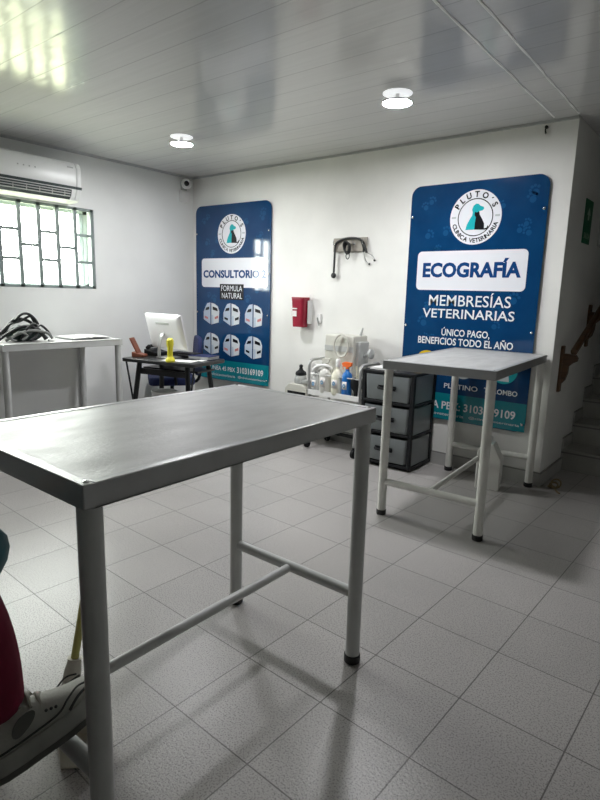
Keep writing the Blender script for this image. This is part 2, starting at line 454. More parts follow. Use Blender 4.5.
for i in range(len(posts)-1):
    y1, y0 = posts[i]-.012, posts[i+1]+.012
    if y1-y0 < .05: continue
    for t in ((1/3, 2/3) if i % 2 == 0 else (.5,)):
        z = Z0+(Z1-Z0)*t; m.b2(gx-.008, gx+.008, y0, y1, z-.012, z+.012)
m.build('window_grille', M['winframe'], win, smooth=False)

# ------------------------------------------------------------------ ceiling lamps
def lamp_parts(t):
    m = MB(); m.lathe([(.086, 0), (.086, -.003), (.08, -.004)], (0, 0, 0), 40); m.build('base_glow', M['diffuser2'], t)
    m = MB(); m.lathe([(.012, -.004), (.012, -.046)], (0, 0, 0), 20); m.build('mount', M['lampplate'], t)
    m = MB(); m.lathe([(.016, -.0455), (.080, -.046), (.086, -.048), (.087, -.056), (.0845, -.056), (.0835, -.052), (.02, -.0515)], (0, 0, 0), 40); m.build('housing', M['greyband'], t)
    m = MB(); m.lathe([(.083, -.0525), (.083, -.0535), (.07, -.0545)], (0, 0, 0), 40); m.build('diffuser', M['diffuser'], t)
t = thing('ceiling_lamp', (-1.2, 1.77, H), 0, 'round white ceiling lamp in front of the right-hand blue poster', 'lamp', 'round ceiling lamps')
lamp_parts(t)
c2 = copy_tree(t); c2.location = (-3.03, 1.67, H); tag(c2, 'round white ceiling lamp nearest the wall-mounted air conditioner', 'lamp', 'round ceiling lamps')

# ------------------------------------------------------------------ exam tables
def exam_table(loc, rz, W, Ln, Ht, label, legmat, rimmat, sheet, bar_z, stretcher=True, group='steel topped exam tables'):
    t = thing('exam_table', loc, rz, label, 'table', group)
    rim_h, lip, r = .051, .026, .0258
    x, y = W/2, Ln/2
    m = MB()
    m.b2(-x, x, -y, -y+lip, Ht-rim_h, Ht); m.b2(-x, x, y-lip, y, Ht-rim_h, Ht)
    m.b2(-x, -x+lip, -y+lip, y-lip, Ht-rim_h, Ht); m.b2(x-lip, x, -y+lip, y-lip, Ht-rim_h, Ht)
    m.build('rim', rimmat, t, bevel=.003)
    m = MB(); m.b2(-x+lip, x-lip, -y+lip, y-lip, Ht-.02, Ht-.0015); m.build('tabletop', sheet, t, smooth=False)
    for a in (-1, 1):
        for b in (-1, 1):
            m = MB(); m.lathe([(.006, 0), (.006, .0015), (.003, .003)], (a*(x-.018), b*(y-.018), Ht), 12); m.build('corner_bolt', M['chrome'], t)
    lx, ly = x-.004-r, y-.004-r
    for a in (-1, 1):
        for b in (-1, 1):
            m = MB(); m.lathe([(r, .03), (r, Ht-rim_h)], (a*lx, b*ly, 0), 24); lg = m.build('leg', legmat, t)
            m = MB(); m.lathe([(r+.001, 0), (r+.004, .004), (r+.004, .03), (r+.001, .032)], (a*lx, b*ly, 0), 24); m.build('rubber_foot', M['rubber'], lg)
    for b in (-1, 1):
        m = MB(); m.tube([(-lx+r*.8, b*ly, bar_z), (lx-r*.8, b*ly, bar_z)], .0205, 16); m.build('crossbar', legmat, t)
    if stretcher:
        m = MB(); m.tube([(0, -ly+.02, bar_z), (0, ly-.02, bar_z)], .0165, 16); m.build('stretcher', legmat, t)
    return t
exam_table((-.672, -.250, 0), .003, .662, 1.068, .95, 'grey-legged steel exam table nearest the camera, filling the left foreground', M['greyleg'], M['steel_rim'], M['steel'], .27)
exam_table((-.764, 2.135, 0), .066, .655, 1.195, .952, 'white-legged steel exam table standing beside the right-hand blue poster', M['whiteleg'], M['rim2'], M['steel'], .212)
exam_table((-3.872, .945, 0), 0, .635, .99, .90, 'pale steel table against the left wall beneath the window', M['greyleg'], M['greyleg'], M['steel'], .2, stretcher=False)

# things on the left table
tz = .90
m = MB()
rnd = random.Random(3)
rings = []
for i in range(9):
    u = i/8; ring = []
    for k in range(14):
        a = 2*PI*k/14
        ry = .055*math.sin(PI*(.12+.8*u))**.6*(1+.18*rnd.random()); rz_ = .062*math.sin(PI*(.08+.86*u))**.7*(1+.25*rnd.random())
        ring.append((-3.80+ry*1.3*math.cos(a), .60+.26*u, max(tz+.001, tz+.052+rz_*math.sin(a))))
    rings.append(ring)
m.loft(rings)
cb = m.build('cable_bundle', M['darkgreen']); tag(cb, 'dark green cloth roll tangled with black cables on the left table', 'cable bundle')
def loop(pts, r, mat, name='cable'):
    m = MB(); m.tube(smooth_path(pts, 7), r, 8); return m.build(name, mat, cb)
loop([(-3.80, .45, tz+.012), (-3.78, .52, tz+.05), (-3.79, .62, tz+.13), (-3.79, .70, tz+.155), (-3.78, .77, tz+.19), (-3.78, .80, tz+.15), (-3.77, .82, tz+.10), (-3.74, .86, tz+.05)], .010, M['cord'])
loop([(-3.72, .55, tz+.012), (-3.70, .63, tz+.06), (-3.70, .72, tz+.085), (-3.69, .80, tz+.08), (-3.68, .86, tz+.06), (-3.68, .89, tz+.02)], .011, M['cordgrey'])
loop([(-3.70, .68, tz+.012), (-3.70, .73, tz+.06), (-3.71, .78, tz+.10), (-3.73, .83, tz+.12), (-3.72, .88, tz+.07), (-3.70, .90, tz+.015)], .009, M['cord'])
loop([(-3.70, .62, tz+.012), (-3.69, .58, tz+.03), (-3.69, .64, tz+.075), (-3.69, .70, tz+.05), (-3.69, .66, tz+.015)], .009, M['cordgrey'])
loop([(-3.78, .66, tz+.16), (-3.77, .70, tz+.205), (-3.77, .75, tz+.21), (-3.77, .80, tz+.17), (-3.76, .83, tz+.11)], .011, M['cord'])
loop([(-3.74, .50, tz+.012), (-3.73, .58, tz+.07), (-3.73, .68, tz+.115), (-3.72, .76, tz+.11), (-3.71, .82, tz+.06), (-3.71, .85, tz+.012)], .012, M['cord'])
loop([(-3.71, .66, tz+.012), (-3.70, .70, tz+.09), (-3.71, .76, tz+.135), (-3.72, .80, tz+.10), (-3.70, .77, tz+.04), (-3.69, .72, tz+.012)], .010, M['cord'])
loop([(-3.82, .56, tz+.03), (-3.80, .64, tz+.15), (-3.80, .71, tz+.17), (-3.79, .78, tz+.14), (-3.78, .84, tz+.07), (-3.76, .89, tz+.012)], .012, M['cord'])
m = MB()
for j, (z0, mi, dx) in enumerate(((0, 1, 0), (.008, 0, .012))):
    m.mi = mi
    prof = [(-.17, .006+z0), (-.02, .012+z0), (0, .006+z0), (.02, .016+z0), (.17, .007+z0)]
    top_ = [(u*(1-.04*j), z+.006) for u, z in prof]; botm = [(u*(1-.04*j), z) for u, z in prof][::-1]
    m.prism([(1.21+a, tz+b-.004) for a, b in top_+botm], -3.93+dx, -3.66+dx, 'yz')
bk = m.build('open_folder', [M['paper'], M['greypaper']], smooth=False); tag(bk, 'open white paper folder lying on the left table beside the dark cable bundle', 'folder')
m = MB(); m.box((-3.655, .865, tz+.008), (.03, .04, .016)); m.tube([(-3.655, .885, tz+.008), (-3.655, .92, tz+.008)], .005)
tag(m.build('plug_adapter', M['white'], bevel=.003), 'small white plug adapter at the front edge of the left table', 'plug')

# ------------------------------------------------------------------ air conditioner and corner alarm
ac = thing('air_conditioner', (XL, .945, 2.03), 0, 'white split air conditioner mounted on the left wall above the window', 'air conditioner')
L2 = .43
prof = [(0, .0), (.15, .0), (.195, .045), (.215, .10), (.222, .26), (.20, .305), (.15, .32), (0, .32)]
m = MB(); m.prism([(u, v) for u, v in prof], -L2, L2-.05, 'xz'); m.build('body', M['acwhite'], ac, bevel=.006)
m = MB(); m.prism([(0, .0), (.15, .0), (.195, .045), (.215, .10), (.222, .26), (.20, .305), (.15, .32), (0, .32)], L2-.049, L2, 'xz'); m.build('end_cap', M['acwhite'], ac, bevel=.012)
m = MB(); m.prism([(.212, .098), (.219, .098), (.223, .118), (.216, .118)], -L2+.004, L2-.002, 'xz'); m.build('front_strip', M['acdark'], ac, smooth=False)
m = MB(); m.prism([(.165, .018), (.197, .046), (.214, .092), (.217, .090), (.200, .042), (.168, .014)], -L2+.01, L2-.09, 'xz'); vt = m.build('air_outlet', M['acdark'], ac, smooth=False)
m = MB()
for z in (.036, .055, .073):
    m.b2(.180+z*.35, .192+z*.35, -L2+.02, L2-.10, z, z+.006)
for k in range(7): m.box((.206, -L2+.08+k*.105, .06), (.010, .004, .055))
m.build('louvre', M['greyband'], ac, smooth=False)
m = MB(); m.prism([(.13, -.004), (.172, .012), (.168, .018), (.13, .002)], -L2+.01, L2-.02, 'xz'); m.build('flap', M['acwhite'], ac, smooth=False)
for k in range(4):
    m = MB(); m.box((.2215, -.10+.045*k, .215), (.003, .010, .010)); m.build('indicator_light', M['greyband'], ac)
m = MB(); m.box((.2215, .33, .265), (.003, .05, .010)); m.build('badge', M['greyband'], ac)

al = thing('corner_alarm', (XL, 2.64, 2.22), 0, 'small white alarm with round dark-lensed head on the left wall by the corner', 'alarm')
m = MB(); m.b2(-.004, .045, -.055, .055, 0, .115); m.build('siren_box', M['white'], al, bevel=.012, seg=3)
m = MB(); m.b2(-.004, .03, -.03, .03, .115, .215); m.build('bracket', M['greyband'], al, bevel=.004)
Ry = Matrix.Rotation(PI/2, 3, 'Y') @ Matrix.Rotation(.5, 3, 'X')
m = MB(); m.lathe([(.02, -.03), (.048, -.02), (.052, .01), (.046, .03), (.03, .034)], (.06, -.005, .175), 24, rot=Matrix.Rotation(.9, 3, 'Z') @ Matrix.Rotation(PI/2, 3, 'Y') if False else Matrix.Rotation(-.6, 3, 'Z') @ Matrix.Rotation(PI/2, 3, 'Y')); m.build('camera_head', M['white'], al)
m = MB(); m.lathe([(.026, .030), (.026, .037), (.018, .039)], (.06, -.005, .175), 20, rot=Matrix.Rotation(-.6, 3, 'Z') @ Matrix.Rotation(PI/2, 3, 'Y')); m.build('lens', M['irled'], al)

# ------------------------------------------------------------------ posters
def poster_base(name, x, z, label):
    t = thing(name, (x, YB-.012-(.022 if x < -3 else 0), z), (.042 if x < -3 else 0), label, 'poster', 'blue acrylic wall posters')
    W, Hh = .51, 1.775
    m = MB(); m.prism(rrect(-W, W, 0, Hh, .075), 0, -.010, 'xz')
    m.mi = 1; rnd = random.Random(11)
    for k in range(34):
        px = -W+.09+rnd.random()*(2*W-.18); pz = .30+rnd.random()*(Hh-.40); s = .028+.014*rnd.random(); a = rnd.random()*2-1
        for (u, v, r, q) in ((0, -.3, .62, .8), (-.75, .45, .27, 1.2), (-.28, .85, .27, 1.2), (.28, .85, .27, 1.2), (.75, .45, .27, 1.2)):
            uu = u*math.cos(a)-v*math.sin(a); vv = u*math.sin(a)+v*math.cos(a)
            pp = circ(px+s*uu, pz+s*vv, s*r, 10)
            f = m.bm.faces.new([m.bm.verts.new((p[0], -.0102, p[1])) for p in pp]); f.material_index = 1
    m.build('panel', [M['navy'], M['paw']], t, smooth=False)
    m = MB(); flat_print(m, [(-W+.001, .21), (W-.001, .21), (W-.001, .005), (-W+.001, .005)], -.010); m.build('teal_band', M['teal'], t, smooth=False)
    return t
def screws(t, pts):
    for x, z in pts:
        m = MB(); m.lathe([(.009, 0), (.009, .008), (.005, .010)], (x, -.010, z), 12, rot=Matrix.Rotation(PI/2, 3, 'X')); m.build('standoff_screw', M['chrome'], t)
def logo(t, cx, cz, R):
    m = MB(); flat_print(m, circ(cx, cz, R, 48), -.0106); d = m.build('logo_disc', M['signwhite'], t, smooth=False)
    m = MB()
    n = 48; r0, r1 = R*.655, R*.69
    for k in range(n):
        a, b = 2*PI*k/n, 2*PI*(k+1)/n
        f = m.bm.faces.new([m.bm.verts.new((cx+r*math.cos(q), -.0116, cz+r*math.sin(q))) for r, q in ((r0, a), (r1, a), (r1, b), (r0, b))])
    m.build('logo_ring', M['ink'], d, smooth=False)
    put_arc_text(None, "PLUTO´S", (cx, cz), R*.84, R*.21, PI/2, 2.25, -.0116, .035, each=lambda mb: mb.build('logo_letter', M['ink'], d, smooth=False))
    for wd, am, sp_ in (("CLINICA", -PI/2-.80, 1.02), ("VETERINARIA", -PI/2+.56, 1.55)):
        m = MB(); put_arc_text(m, wd, (cx, cz), R*.84, R*.16, am, sp_, -.0116, .028, inward=True); m.build('logo_lettering', M['ink'], d, smooth=False)
    for q in (-1, 1):
        m = MB(); m.b2(cx+q*R*.94, cx+q*R*.76, -.0114, -.0118, cz-R*.01, cz+R*.06); m.build('logo_dash', M['greyp'], d, smooth=False)
    S = R*.60
    dog = [(-.62, -.75), (-.55, -.72), (-.50, -.45), (-.32, -.10), (-.18, .12), (-.16, .30), (-.22, .48), (-.14, .70), (.02, .82), (.18, .80), (.30, .68), (.52, .60), (.56, .48), (.46, .38), (.26, .36), (.22, .22), (.22, .0), (.2, -.75)]
    m = MB(); m.bm.faces.new([m.bm.verts.new((cx+S*u-S*.02, -.0118, cz+S*v)) for u, v in dog]); m.build('dog_mark', M['logoteal'], d, smooth=False)
    cat = [(.06, -.75), (.06, -.35), (.10, .0), (.0, .12), (.02, .34), (.10, .28), (.2, .3), (.28, .36), (.34, .14), (.5, -.1), (.66, -.4), (.68, -.7), (.84, -.66), (.9, -.5), (.94, -.62), (.86, -.76), (.7, -.78)]
    m = MB(); m.bm.faces.new([m.bm.verts.new((cx+S*u-S*.05, -.0121, cz+S*v)) for u, v in cat]); m.build('cat_mark', M['ink'], d, smooth=False)
def words(t, name, s, x0, x1, z0, z1, mat, bold=.02):
    m = MB(); put_text(m, s, x0, x1, z0, z1, -.0122, bold); return m.build(name, mat, t, smooth=False)

# right-hand poster
t = poster_base('clinic_poster', -1.0875, .375, 'blue poster lettered ECOGRAFÍA behind the white-legged exam table')
logo(t, .012, 1.522, .192)
m = MB(); flat_print(m, rrect(-.425, .415, 1.0, 1.29, .035), -.0106); m.build('title_plate', M['signwhite'], t, smooth=False)
words(t, 'title_lettering', 'ECOGRAFÍA', -.375, .378, 1.094, 1.232, M['letternavy'], .042)
words(t, 'subtitle_lettering', 'MEMBRESÍAS', -.305, .328, .882, .985, M['letterwhite'], .006)
words(t, 'subtitle_lettering', 'VETERINARIAS', -.352, .362, .79, .860, M['letterwhite'], .010)
words(t, 'small_lettering', 'ÚNICO PAGO,', -.182, .196, .648, .722, M['letterwhite'], .018)
words(t, 'small_lettering', 'BENEFICIOS TODO EL AÑO', -.376, .372, .586, .654, M['letterwhite'], .018)
for x, mt in ((-.29, 'yellowp'), (.015, 'greyp'), (.325, 'logoteal')):
    m = MB(); flat_print(m, circ(x, .435, .098, 36), -.0106); d = m.build('round_picture', M[mt], t, smooth=False)
    m = MB(); flat_print(m, [(x+.085*u, .42+.085*v) for u, v in ((-.5, -.75), (.5, -.75), (.4, -.1), (.46, .35), (.62, .55), (.40, .72), (.22, .56), (-.22, .56), (-.40, .72), (-.62, .55), (-.46, .35), (-.4, -.1))], -.0114); m.build('pet_picture', M['bagwhite'], d, smooth=False)
words(t, 'small_lettering', 'PLATINO', -.128, .142, .253, .292, M['letterwhite'], .015)
words(t, 'small_lettering', 'TUROMBO', .19, .436, .256, .294, M['letterwhite'], .015)
words(t, 'small_lettering', 'ORO', -.38, -.26, .253, .292, M['letterwhite'], .015)
words(t, 'phone_lettering', 'LINEA PBX: 3103169109', -.37, .436, .085, .148, M['letterwhite'], .02)
words(t, 'web_lettering', 'clinicaveterinaria', -.30, .05, .035, .058, M['letterwhite'], .0); words(t, 'web_lettering', '@clinicaveterinaria', .09, .47, .035, .058, M['letterwhite'], .0)
screws(t, [(-.49, 1.55), (.49, 1.55), (-.49, .72), (.49, .72), (.49, .06), (-.49, .06)])

# left-hand poster
t = poster_base('clinic_poster', -3.572, .40, 'blue poster lettered CONSULTORIO 2 behind the black desk')
logo(t, 0, 1.485, .19)
m = MB(); flat_print(m, rrect(-.425, .48, .962, 1.252, .035), -.0106); m.build('title_plate', M['signwhite'], t, smooth=False)
words(t, 'title_lettering', 'CONSULTORIO 2', -.40, .46, 1.055, 1.135, M['letternavy'], .042)
m = MB(); flat_print(m, [(-.16, .84), (.17, .84), (.17, .995), (-.16, .995)], -.0118); bx = m.build('product_name_plate', M['ink'], t, smooth=False)
m = MB(); put_text(m, 'FORMULA', -.14, .15, .925, .98, -.0128, 0); put_text(m, 'NATURAL', -.13, .15, .852, .907, -.0128, 0); m.build('product_lettering', M['letterwhite'], bx, smooth=False)
for j, zz in enumerate((.685, .37)):
    for i, xx in enumerate((-.285, .005, .305)):
        m = MB()
        m.mi = 0; flat_print(m, [(xx-.115, zz-.06), (xx-.012, zz-.11), (xx-.012, zz+.12), (xx-.06, zz+.11), (xx-.09, zz+.07), (xx-.115, zz+.02)], -.0106)
        m.mi = 1; flat_print(m, [(xx+.0, zz-.11), (xx+.105, zz-.085), (xx+.115, zz+.03), (xx+.095, zz+.08), (xx+.05, zz+.105), (xx+.0, zz+.115)], -.0106)
        m.mi = 2; flat_print(m, [(xx-.09, zz+.035), (xx-.03, zz+.045), (xx-.03, zz+.075), (xx-.075, zz+.065)], -.0116); flat_print(m, [(xx+.02, zz+.045), (xx+.095, zz+.03), (xx+.085, zz+.062), (xx+.02, zz+.078)], -.0116)
        m.mi = 0; flat_print(m, [(xx+.005, zz-.108), (xx+.03, zz-.102), (xx+.03, zz-.01), (xx+.005, zz-.01)], -.0116)
        m.mi = 4; flat_print(m, [(xx-.014, zz-.11), (xx, zz-.11), (xx, zz+.12), (xx-.014, zz+.12)], -.0114)
        m.mi = 3 if (i+j) % 2 == 0 else 2; flat_print(m, [(xx-.10, zz-.045), (xx-.05, zz-.058), (xx-.05, zz-.035), (xx-.10, zz-.022)], -.0116); flat_print(m, [(xx+.05, zz-.055), (xx+.10, zz-.04), (xx+.10, zz-.012), (xx+.05, zz-.03)], -.0116)
        m.build('product_picture', [M['bagblue'], M['bagwhite'], M['ink'], M['bagred'], M['navy']], t, smooth=False)
words(t, 'phone_lettering', 'LINEA 45 PBX', -.30, .06, .10, .145, M['letterwhite'], .01)
words(t, 'phone_lettering', '3103169109', .085, .44, .095, .158, M['letterwhite'], .02)
words(t, 'web_lettering', 'clinicaveterinaria', -.28, .06, .04, .066, M['letterwhite'], .0); words(t, 'web_lettering', '@clinicaveterinaria', .10, .47, .04, .066, M['letterwhite'], .0)
screws(t, [(-.49, 1.50), (.488, 1.50), (.488, 1.10), (.488, .70), (-.49, .70), (.488, .06)])

# ------------------------------------------------------------------ desk corner
dk = thing('computer_desk', (-3.385, 1.845, 0), .23, 'black computer desk with slanted legs in the left corner', 'desk')
m = MB(); m.prism(rrect(-.39, .39, -.245, .245, .03), .69, .72, 'xy'); m.build('desk_top', M['desk'], dk, bevel=.003)
for sx in (-1, 1):
    m = MB()
    m.tube([(sx*.26, -.15, .69), (sx*.33, -.21, .02)], .022, 8); lg = m.build('leg', M['blackmetal'], dk)
    m = MB(); m.tube([(sx*.26, .15, .69), (sx*.33, .21, .02)], .022, 8); m.build('leg', M['blackmetal'], dk)
    m = MB(); m.tube([(sx*.335, -.24, .02), (sx*.335, .24, .02)], .02, 8); m.build('foot_rail', M['blackmetal'], dk)
    m = MB(); m.tube([(sx*.37, -.2, .69), (sx*.30, -.19, .28)], .008, 8); m.build('brace', M['blackmetal'], dk)
m = MB(); m.b2(-.27, .27, -.16, -.13, .58, .63); m.build('front_rail', M['blackmetal'], dk)
m = MB(); m.b2(-.30, .30, -.06, .2, .615, .63); m.build('keyboard_tray', M['desk'], dk)
m = MB(); m.tube([(-.27, .18, .30), (.27, .18, .30)], .014, 8); m.build('back_rail', M['blackmetal'], dk)

mo = thing('desktop_computer', (-3.45, 1.875, .72), .02, 'all-in-one computer with a white back seen from behind, on the black desk', 'computer')
R = Matrix.Rotation(.26, 3, 'X')
m = MB()
rings = []
for y, w, z0, z1 in ((.012, .245, .085, .405), (.0, .245, .085, .405), (-.012, .232, .095, .395), (-.020, .18, .15, .35)):
    rings.append([R @ Vector((u, y, v)) for u, v in rrect(-w, w, z0, z1, .015)])
m.loft(rings); m.build('casing', M['imac'], mo)
m = MB(); m.prism(rrect(-.235, .235, .11, .395, .004), .0125, .0145, 'xz'); o = m.build('screen', M['screen'], mo); o.rotation_euler = (.26, 0, 0)
m = MB(); m.prism([(-.085, .315), (.085, .315), (.085, .335), (-.085, .335)], -.026, -.016, 'xz'); o = m.build('vent_slot', M['greyband'], mo, smooth=False); o.rotation_euler = (.26, 0, 0)
m = MB()
sp = smooth_path([(-.02, -.075, .225), (-.02, -.10, .20), (-.035, -.115, .10), (-.045, -.11, .008), (-.045, -.10, .004)], 5)
m.loft([[Vector(p)+Vector((dx, dy, 0)) for dx, dy in ((-.018, 0), (.018, 0), (.018, .008), (-.018, .008))] for p in sp]); m.b2(-.10, .06, -.10, .06, 0, .008)
m.build('stand', M['silver'], mo, bevel=.002)
m = MB()
for k in range(4): m.box((-.15+.022*k, -.05, .15+.006*(k % 2)), (.010, .012, .008))
m.b2(-.17, -.09, -.066, -.054, .17, .20); m.build('port', M['greyband'], mo)

t = thing('card_reader', (-3.68, 1.70, .72), .55, 'reddish brown card reader leaning upright at the left end of the desk', 'card reader')
m = MB(); m.prism([(-.06, 0), (.05, 0), (.05, .022), (-.06, .045)], -.05, .05, 'xz'); m.build('base', M['brown'], t, bevel=.004)
m = MB(); m.box((-.045, 0, .10), (.016, .085, .15), Matrix.Rotation(-.45, 3, 'Y')); m.build('back_plate', M['brown'], t, bevel=.004)
t = thing('handset_phone', (-3.70, 1.89, .72), .3, 'black handset phone between the brown card reader and the computer', 'phone')
m = MB(); m.prism([(-.07, 0), (.07, 0), (.07, .03), (-.07, .06)], -.09, .09, 'xz'); m.build('base', M['black'], t, bevel=.005)
m = MB(); m.tube(smooth_path([(-.03, -.09, .07), (-.03, -.05, .085), (-.03, .05, .085), (-.03, .09, .07)], 5), [.02]*5+[.015]*6+[.02]*5, 10); m.build('handset', M['black'], t)
yl = thing('glue_bottle', (-3.205, 1.665, .72), 0, 'yellow bottle with a flared foot at the front edge of the black desk', 'bottle'); yl.scale = (.82, .82, 1)
m = MB(); m.lathe([(.045, 0), (.05, .012), (.044, .03), (.028, .045), (.028, .12), (.034, .135)], (0, 0, 0), 20); m.build('body', M['yellow'], yl)
m = MB(); m.lathe([(.034, .135), (.038, .15), (.036, .185), (.022, .20), (.01, .203)], (0, 0, 0), 20); m.build('cap', M['yellow'], yl)
m = MB(); m.prism([(-3.33, 1.66), (-3.05, 1.76), (-3.10, 1.88), (-3.38, 1.78)], .7205, .722, 'xy')
tag(m.build('paper_sheet', M['paper'], smooth=False), 'white paper sheet under the yellow bottle on the desk', 'paper')
t = thing('flat_case', (-3.36, 2.0, .72), .2, 'flat black case lying behind the yellow bottle, under the computer screen', 'case')
m = MB(); m.b2(-.17, .10, -.05, .05, 0, .045); m.build('case_body', M['black'], t, bevel=.006)
m = MB(); m.tube([(-.08, -.052, .025), (-.06, -.066, .025), (.04, -.066, .025), (.06, -.052, .025)], .005, 6); m.build('case_handle', M['rubber'], t)
t = thing('notebook', (-3.185, 2.02, .72), .25, 'dark blue notebook at the right end of the black desk', 'notebook')
m = MB(); m.b2(-.11, .11, -.08, .08, 0, .035); m.build('cover', M['bluefab'], t, bevel=.004)
m = MB(); m.b2(-.106, .111, -.081, .076, .006, .029); m.build('page_block', M['greypaper'], t, smooth=False)
m = MB(); m.prism([(-3.15, 1.87), (-3.06, 1.89), (-3.11, 2.10), (-3.13, 2.10)], .7205, .7225, 'xy')
tag(m.build('paper_sheet', M['paper'], smooth=False), 'white paper sheet at the right edge of the desk in front of the notebook', 'paper')

ch = thing('office_chair', (-3.855, 2.19, 0), -.6, 'dark blue fabric office chair behind the black desk', 'chair')
m = MB(); m.prism(rrect(-.225, .225, -.23, .21, .07), .41, .49, 'xy'); m.build('seat', M['bluefab'], ch, bevel=.02, seg=3)
m = MB(); m.loft([[Vector((u, .22+.04*k+.35*(v-.55)*.2, v)) for u, v in rrect(-.23, .23, .50, .875, .10)] for k in (0, 1)]); m.build('backrest', M['bluefab'], ch, bevel=.012, seg=3)
m = MB(); m.tube(smooth_path([(0, .05, .41), (0, .24, .42), (0, .285, .55), (0, .29, .75)], 4), .016, 8); m.build('back_bar', M['black'], ch)
for s in (-1, 1):
    m = MB(); m.tube(smooth_path([(s*.22, .02, .43), (s*.26, .02, .45), (s*.265, .0, .60), (s*.26, -.02, .66)], 4), .014, 8); m.box((s*.26, -.01, .67), (.045, .20, .028)); m.build('armrest', M['black'], ch, bevel=.004)
m = MB(); m.lathe([(.03, .12), (.03, .25), (.018, .25), (.018, .41)], (0, 0, 0), 14); m.build('column', M['black'], ch)
for k in range(5):
    a = 2*PI*k/5+.3; d = Vector((math.cos(a), math.sin(a), 0))
    m = MB(); m.tube([Vector((0, 0, .115)), d*.21+Vector((0, 0, .075))], [.022, .014], 8); lg = m.build('base_spoke', M['black'], ch)
    m = MB(); m.lathe([(.012, -.02), (.027, -.016), (.027, .016), (.012, .02)], d*.21+Vector((0, 0, .03)), 14, rot=Matrix.Rotation(a+.7, 3, 'Z') @ Matrix.Rotation(PI/2, 3, 'X')); m.tube([d*.21+Vector((0, 0, .03)), d*.21+Vector((0, 0, .08))], .008, 6); m.build('caster', M['black'], lg)
t = thing('waste_bin', (-3.55, 1.86, 0), 0, 'pale grey waste bin under the black desk', 'bin')
m = MB(); m.lathe([(.085, 0), (.09, .004), (.115, .40), (.11, .40), (.087, .01)], (0, 0, 0), 24); m.build('bucket', M['white'], t)
m = MB(); m.torus((0, 0, .40), .114, .006); m.build('rim', M['white'], t)

# ------------------------------------------------------------------ wall rack, sharps bin
rk = thing('hook_rack', (-2.16, YB, 1.745), 0, 'grey wooden hook board on the back wall between the two posters', 'hook rack')
m = MB(); m.b2(-.175, .165, -.018, 0, -.062, .052); m.build('board', M['board'], rk, bevel=.003)
for x in (-.155, -.03, .045, .14):
    m = MB(); m.tube(smooth_path([(x, -.015, .0), (x, -.036, -.008), (x, -.046, .012), (x, -.046, .03)], 4), .004, 6); m.lathe([(.010, 0), (.010, .004)], (x, -.018, 0), 10, rot=Matrix.Rotation(PI/2, 3, 'X')); m.build('hook', M['chrome'], rk)
st = thing('stethoscope', (-2.137, YB-.032, 1.745), 0, 'black stethoscope draped along the hook board, white earpieces to its right', 'stethoscope')
m = MB(); m.tube(smooth_path([(-.172, 0, -.235), (-.170, 0, -.12), (-.165, 0, -.01), (-.13, 0, .025), (-.06, 0, .045), (.03, 0, .045), (.09, 0, .03), (.125, 0, -.01), (.145, 0, -.05), (.155, 0, -.075)], 6), .0095, 10)
m.tube(smooth_path([(.10, 0, .02), (.115, .01, -.03), (.118, .01, -.07)], 5), .009, 10); m.build('tubing', M['cord'], st)
m = MB(); m.lathe([(.016, -.012), (.024, -.006), (.024, .006), (.016, .012)], (-.174, 0, -.262), 18, rot=Matrix.Rotation(PI/2, 3, 'X')); m.tube([(-.172, 0, -.245), (-.172, 0, -.23)], .008); m.build('chest_piece', M['blackmetal'], st)
m = MB(); m.tube(smooth_path([(.155, 0, -.075), (.205, .01, -.10), (.225, .015, -.125), (.222, .02, -.137)], 5), .0035, 8); m.tube(smooth_path([(.118, .01, -.07), (.14, .012, -.13), (.165, .015, -.165), (.172, .02, -.168)], 5), .0035, 8); m.build('ear_tubes', M['chrome'], st)
for p in ((.222, .02, -.137), (.174, .02, -.167)):
    m = MB(); m.sphere(p, .009); m.build('ear_tip', M['rubber'], st)
lc = MB()
for k in range(5): lc.torus((-2.17, YB-.035-.007*k, 1.705+.004*k), .027+.003*(k % 2), .006, rot=Matrix.Rotation(PI/2, 3, 'X') @ Matrix.Rotation(.1*k, 3, 'Z'), sy=1.6)
lc.torus((-2.162, YB-.045, 1.645), .017, .004, rot=Matrix.Rotation(PI/2, 3, 'X'), sy=1.5)
tag(lc.build('coiled_lead', M['cord']), 'small coiled black lead hanging at the middle of the hook board', 'lead')

sh = thing('sharps_bin', (-2.645, YB, 1.02), 0, 'red tapered sharps bin fixed to the back wall', 'bin')
m = MB(); rings = []
for z, k in ((0, .83), (.01, .86), (.235, 1.0), (.24, 1.03), (.255, 1.03)):
    rings.append([Vector((u*k, -.065+(v)*k*.75, z)) for u, v in rrect(-.072, .072, -.07, .07, .03)])
m.loft(rings); m.build('bucket', M['red'], sh)
m = MB(); m.prism(rrect(-.074, .074, -.12, -.012, .02), .255, .268, 'xy'); m.build('lid', M['red'], sh, bevel=.003)
m = MB(); m.b2(-.066, -.002, -.120, -.115, .095, .145); m.b2(-.066, .004, -.1205, -.1165, .16, .170); o = m.build('label', M['labelw'], sh, smooth=False)
m = MB(); m.b2(-.05, .086, -.014, 0, .03, .24); m.b2(.076, .084, -.06, -.01, .03, .24); m.tube([(.08, -.02, .23), (.08, -.02, .30)], .005, 6); m.build('wall_holder', M['white'], sh, bevel=.002)
t = thing('cable_clip', (-2.47, YB, 1.06), 0, 'small white clip with a dark cord end beside the red bin', 'clip')
m = MB(); m.b2(-.02, .02, -.018, 0, 0, .085); m.build('clip_body', M['white'], t, bevel=.006)
m = MB(); m.tube([(-.012, -.022, .05), (.012, -.022, -.02)], .005, 6); m.build('cord_end', M['cordgrey'], t)
t = thing('ceiling_hook', (-.642, YB, H-.07), 0, 'tiny black hook high on the back wall at its right end', 'hook')
m = MB(); m.lathe([(.010, 0), (.010, .02)], (0, 0, .03), 10, rot=Matrix.Rotation(PI/2, 3, 'X')); m.build('hook_base', M['black'], t)
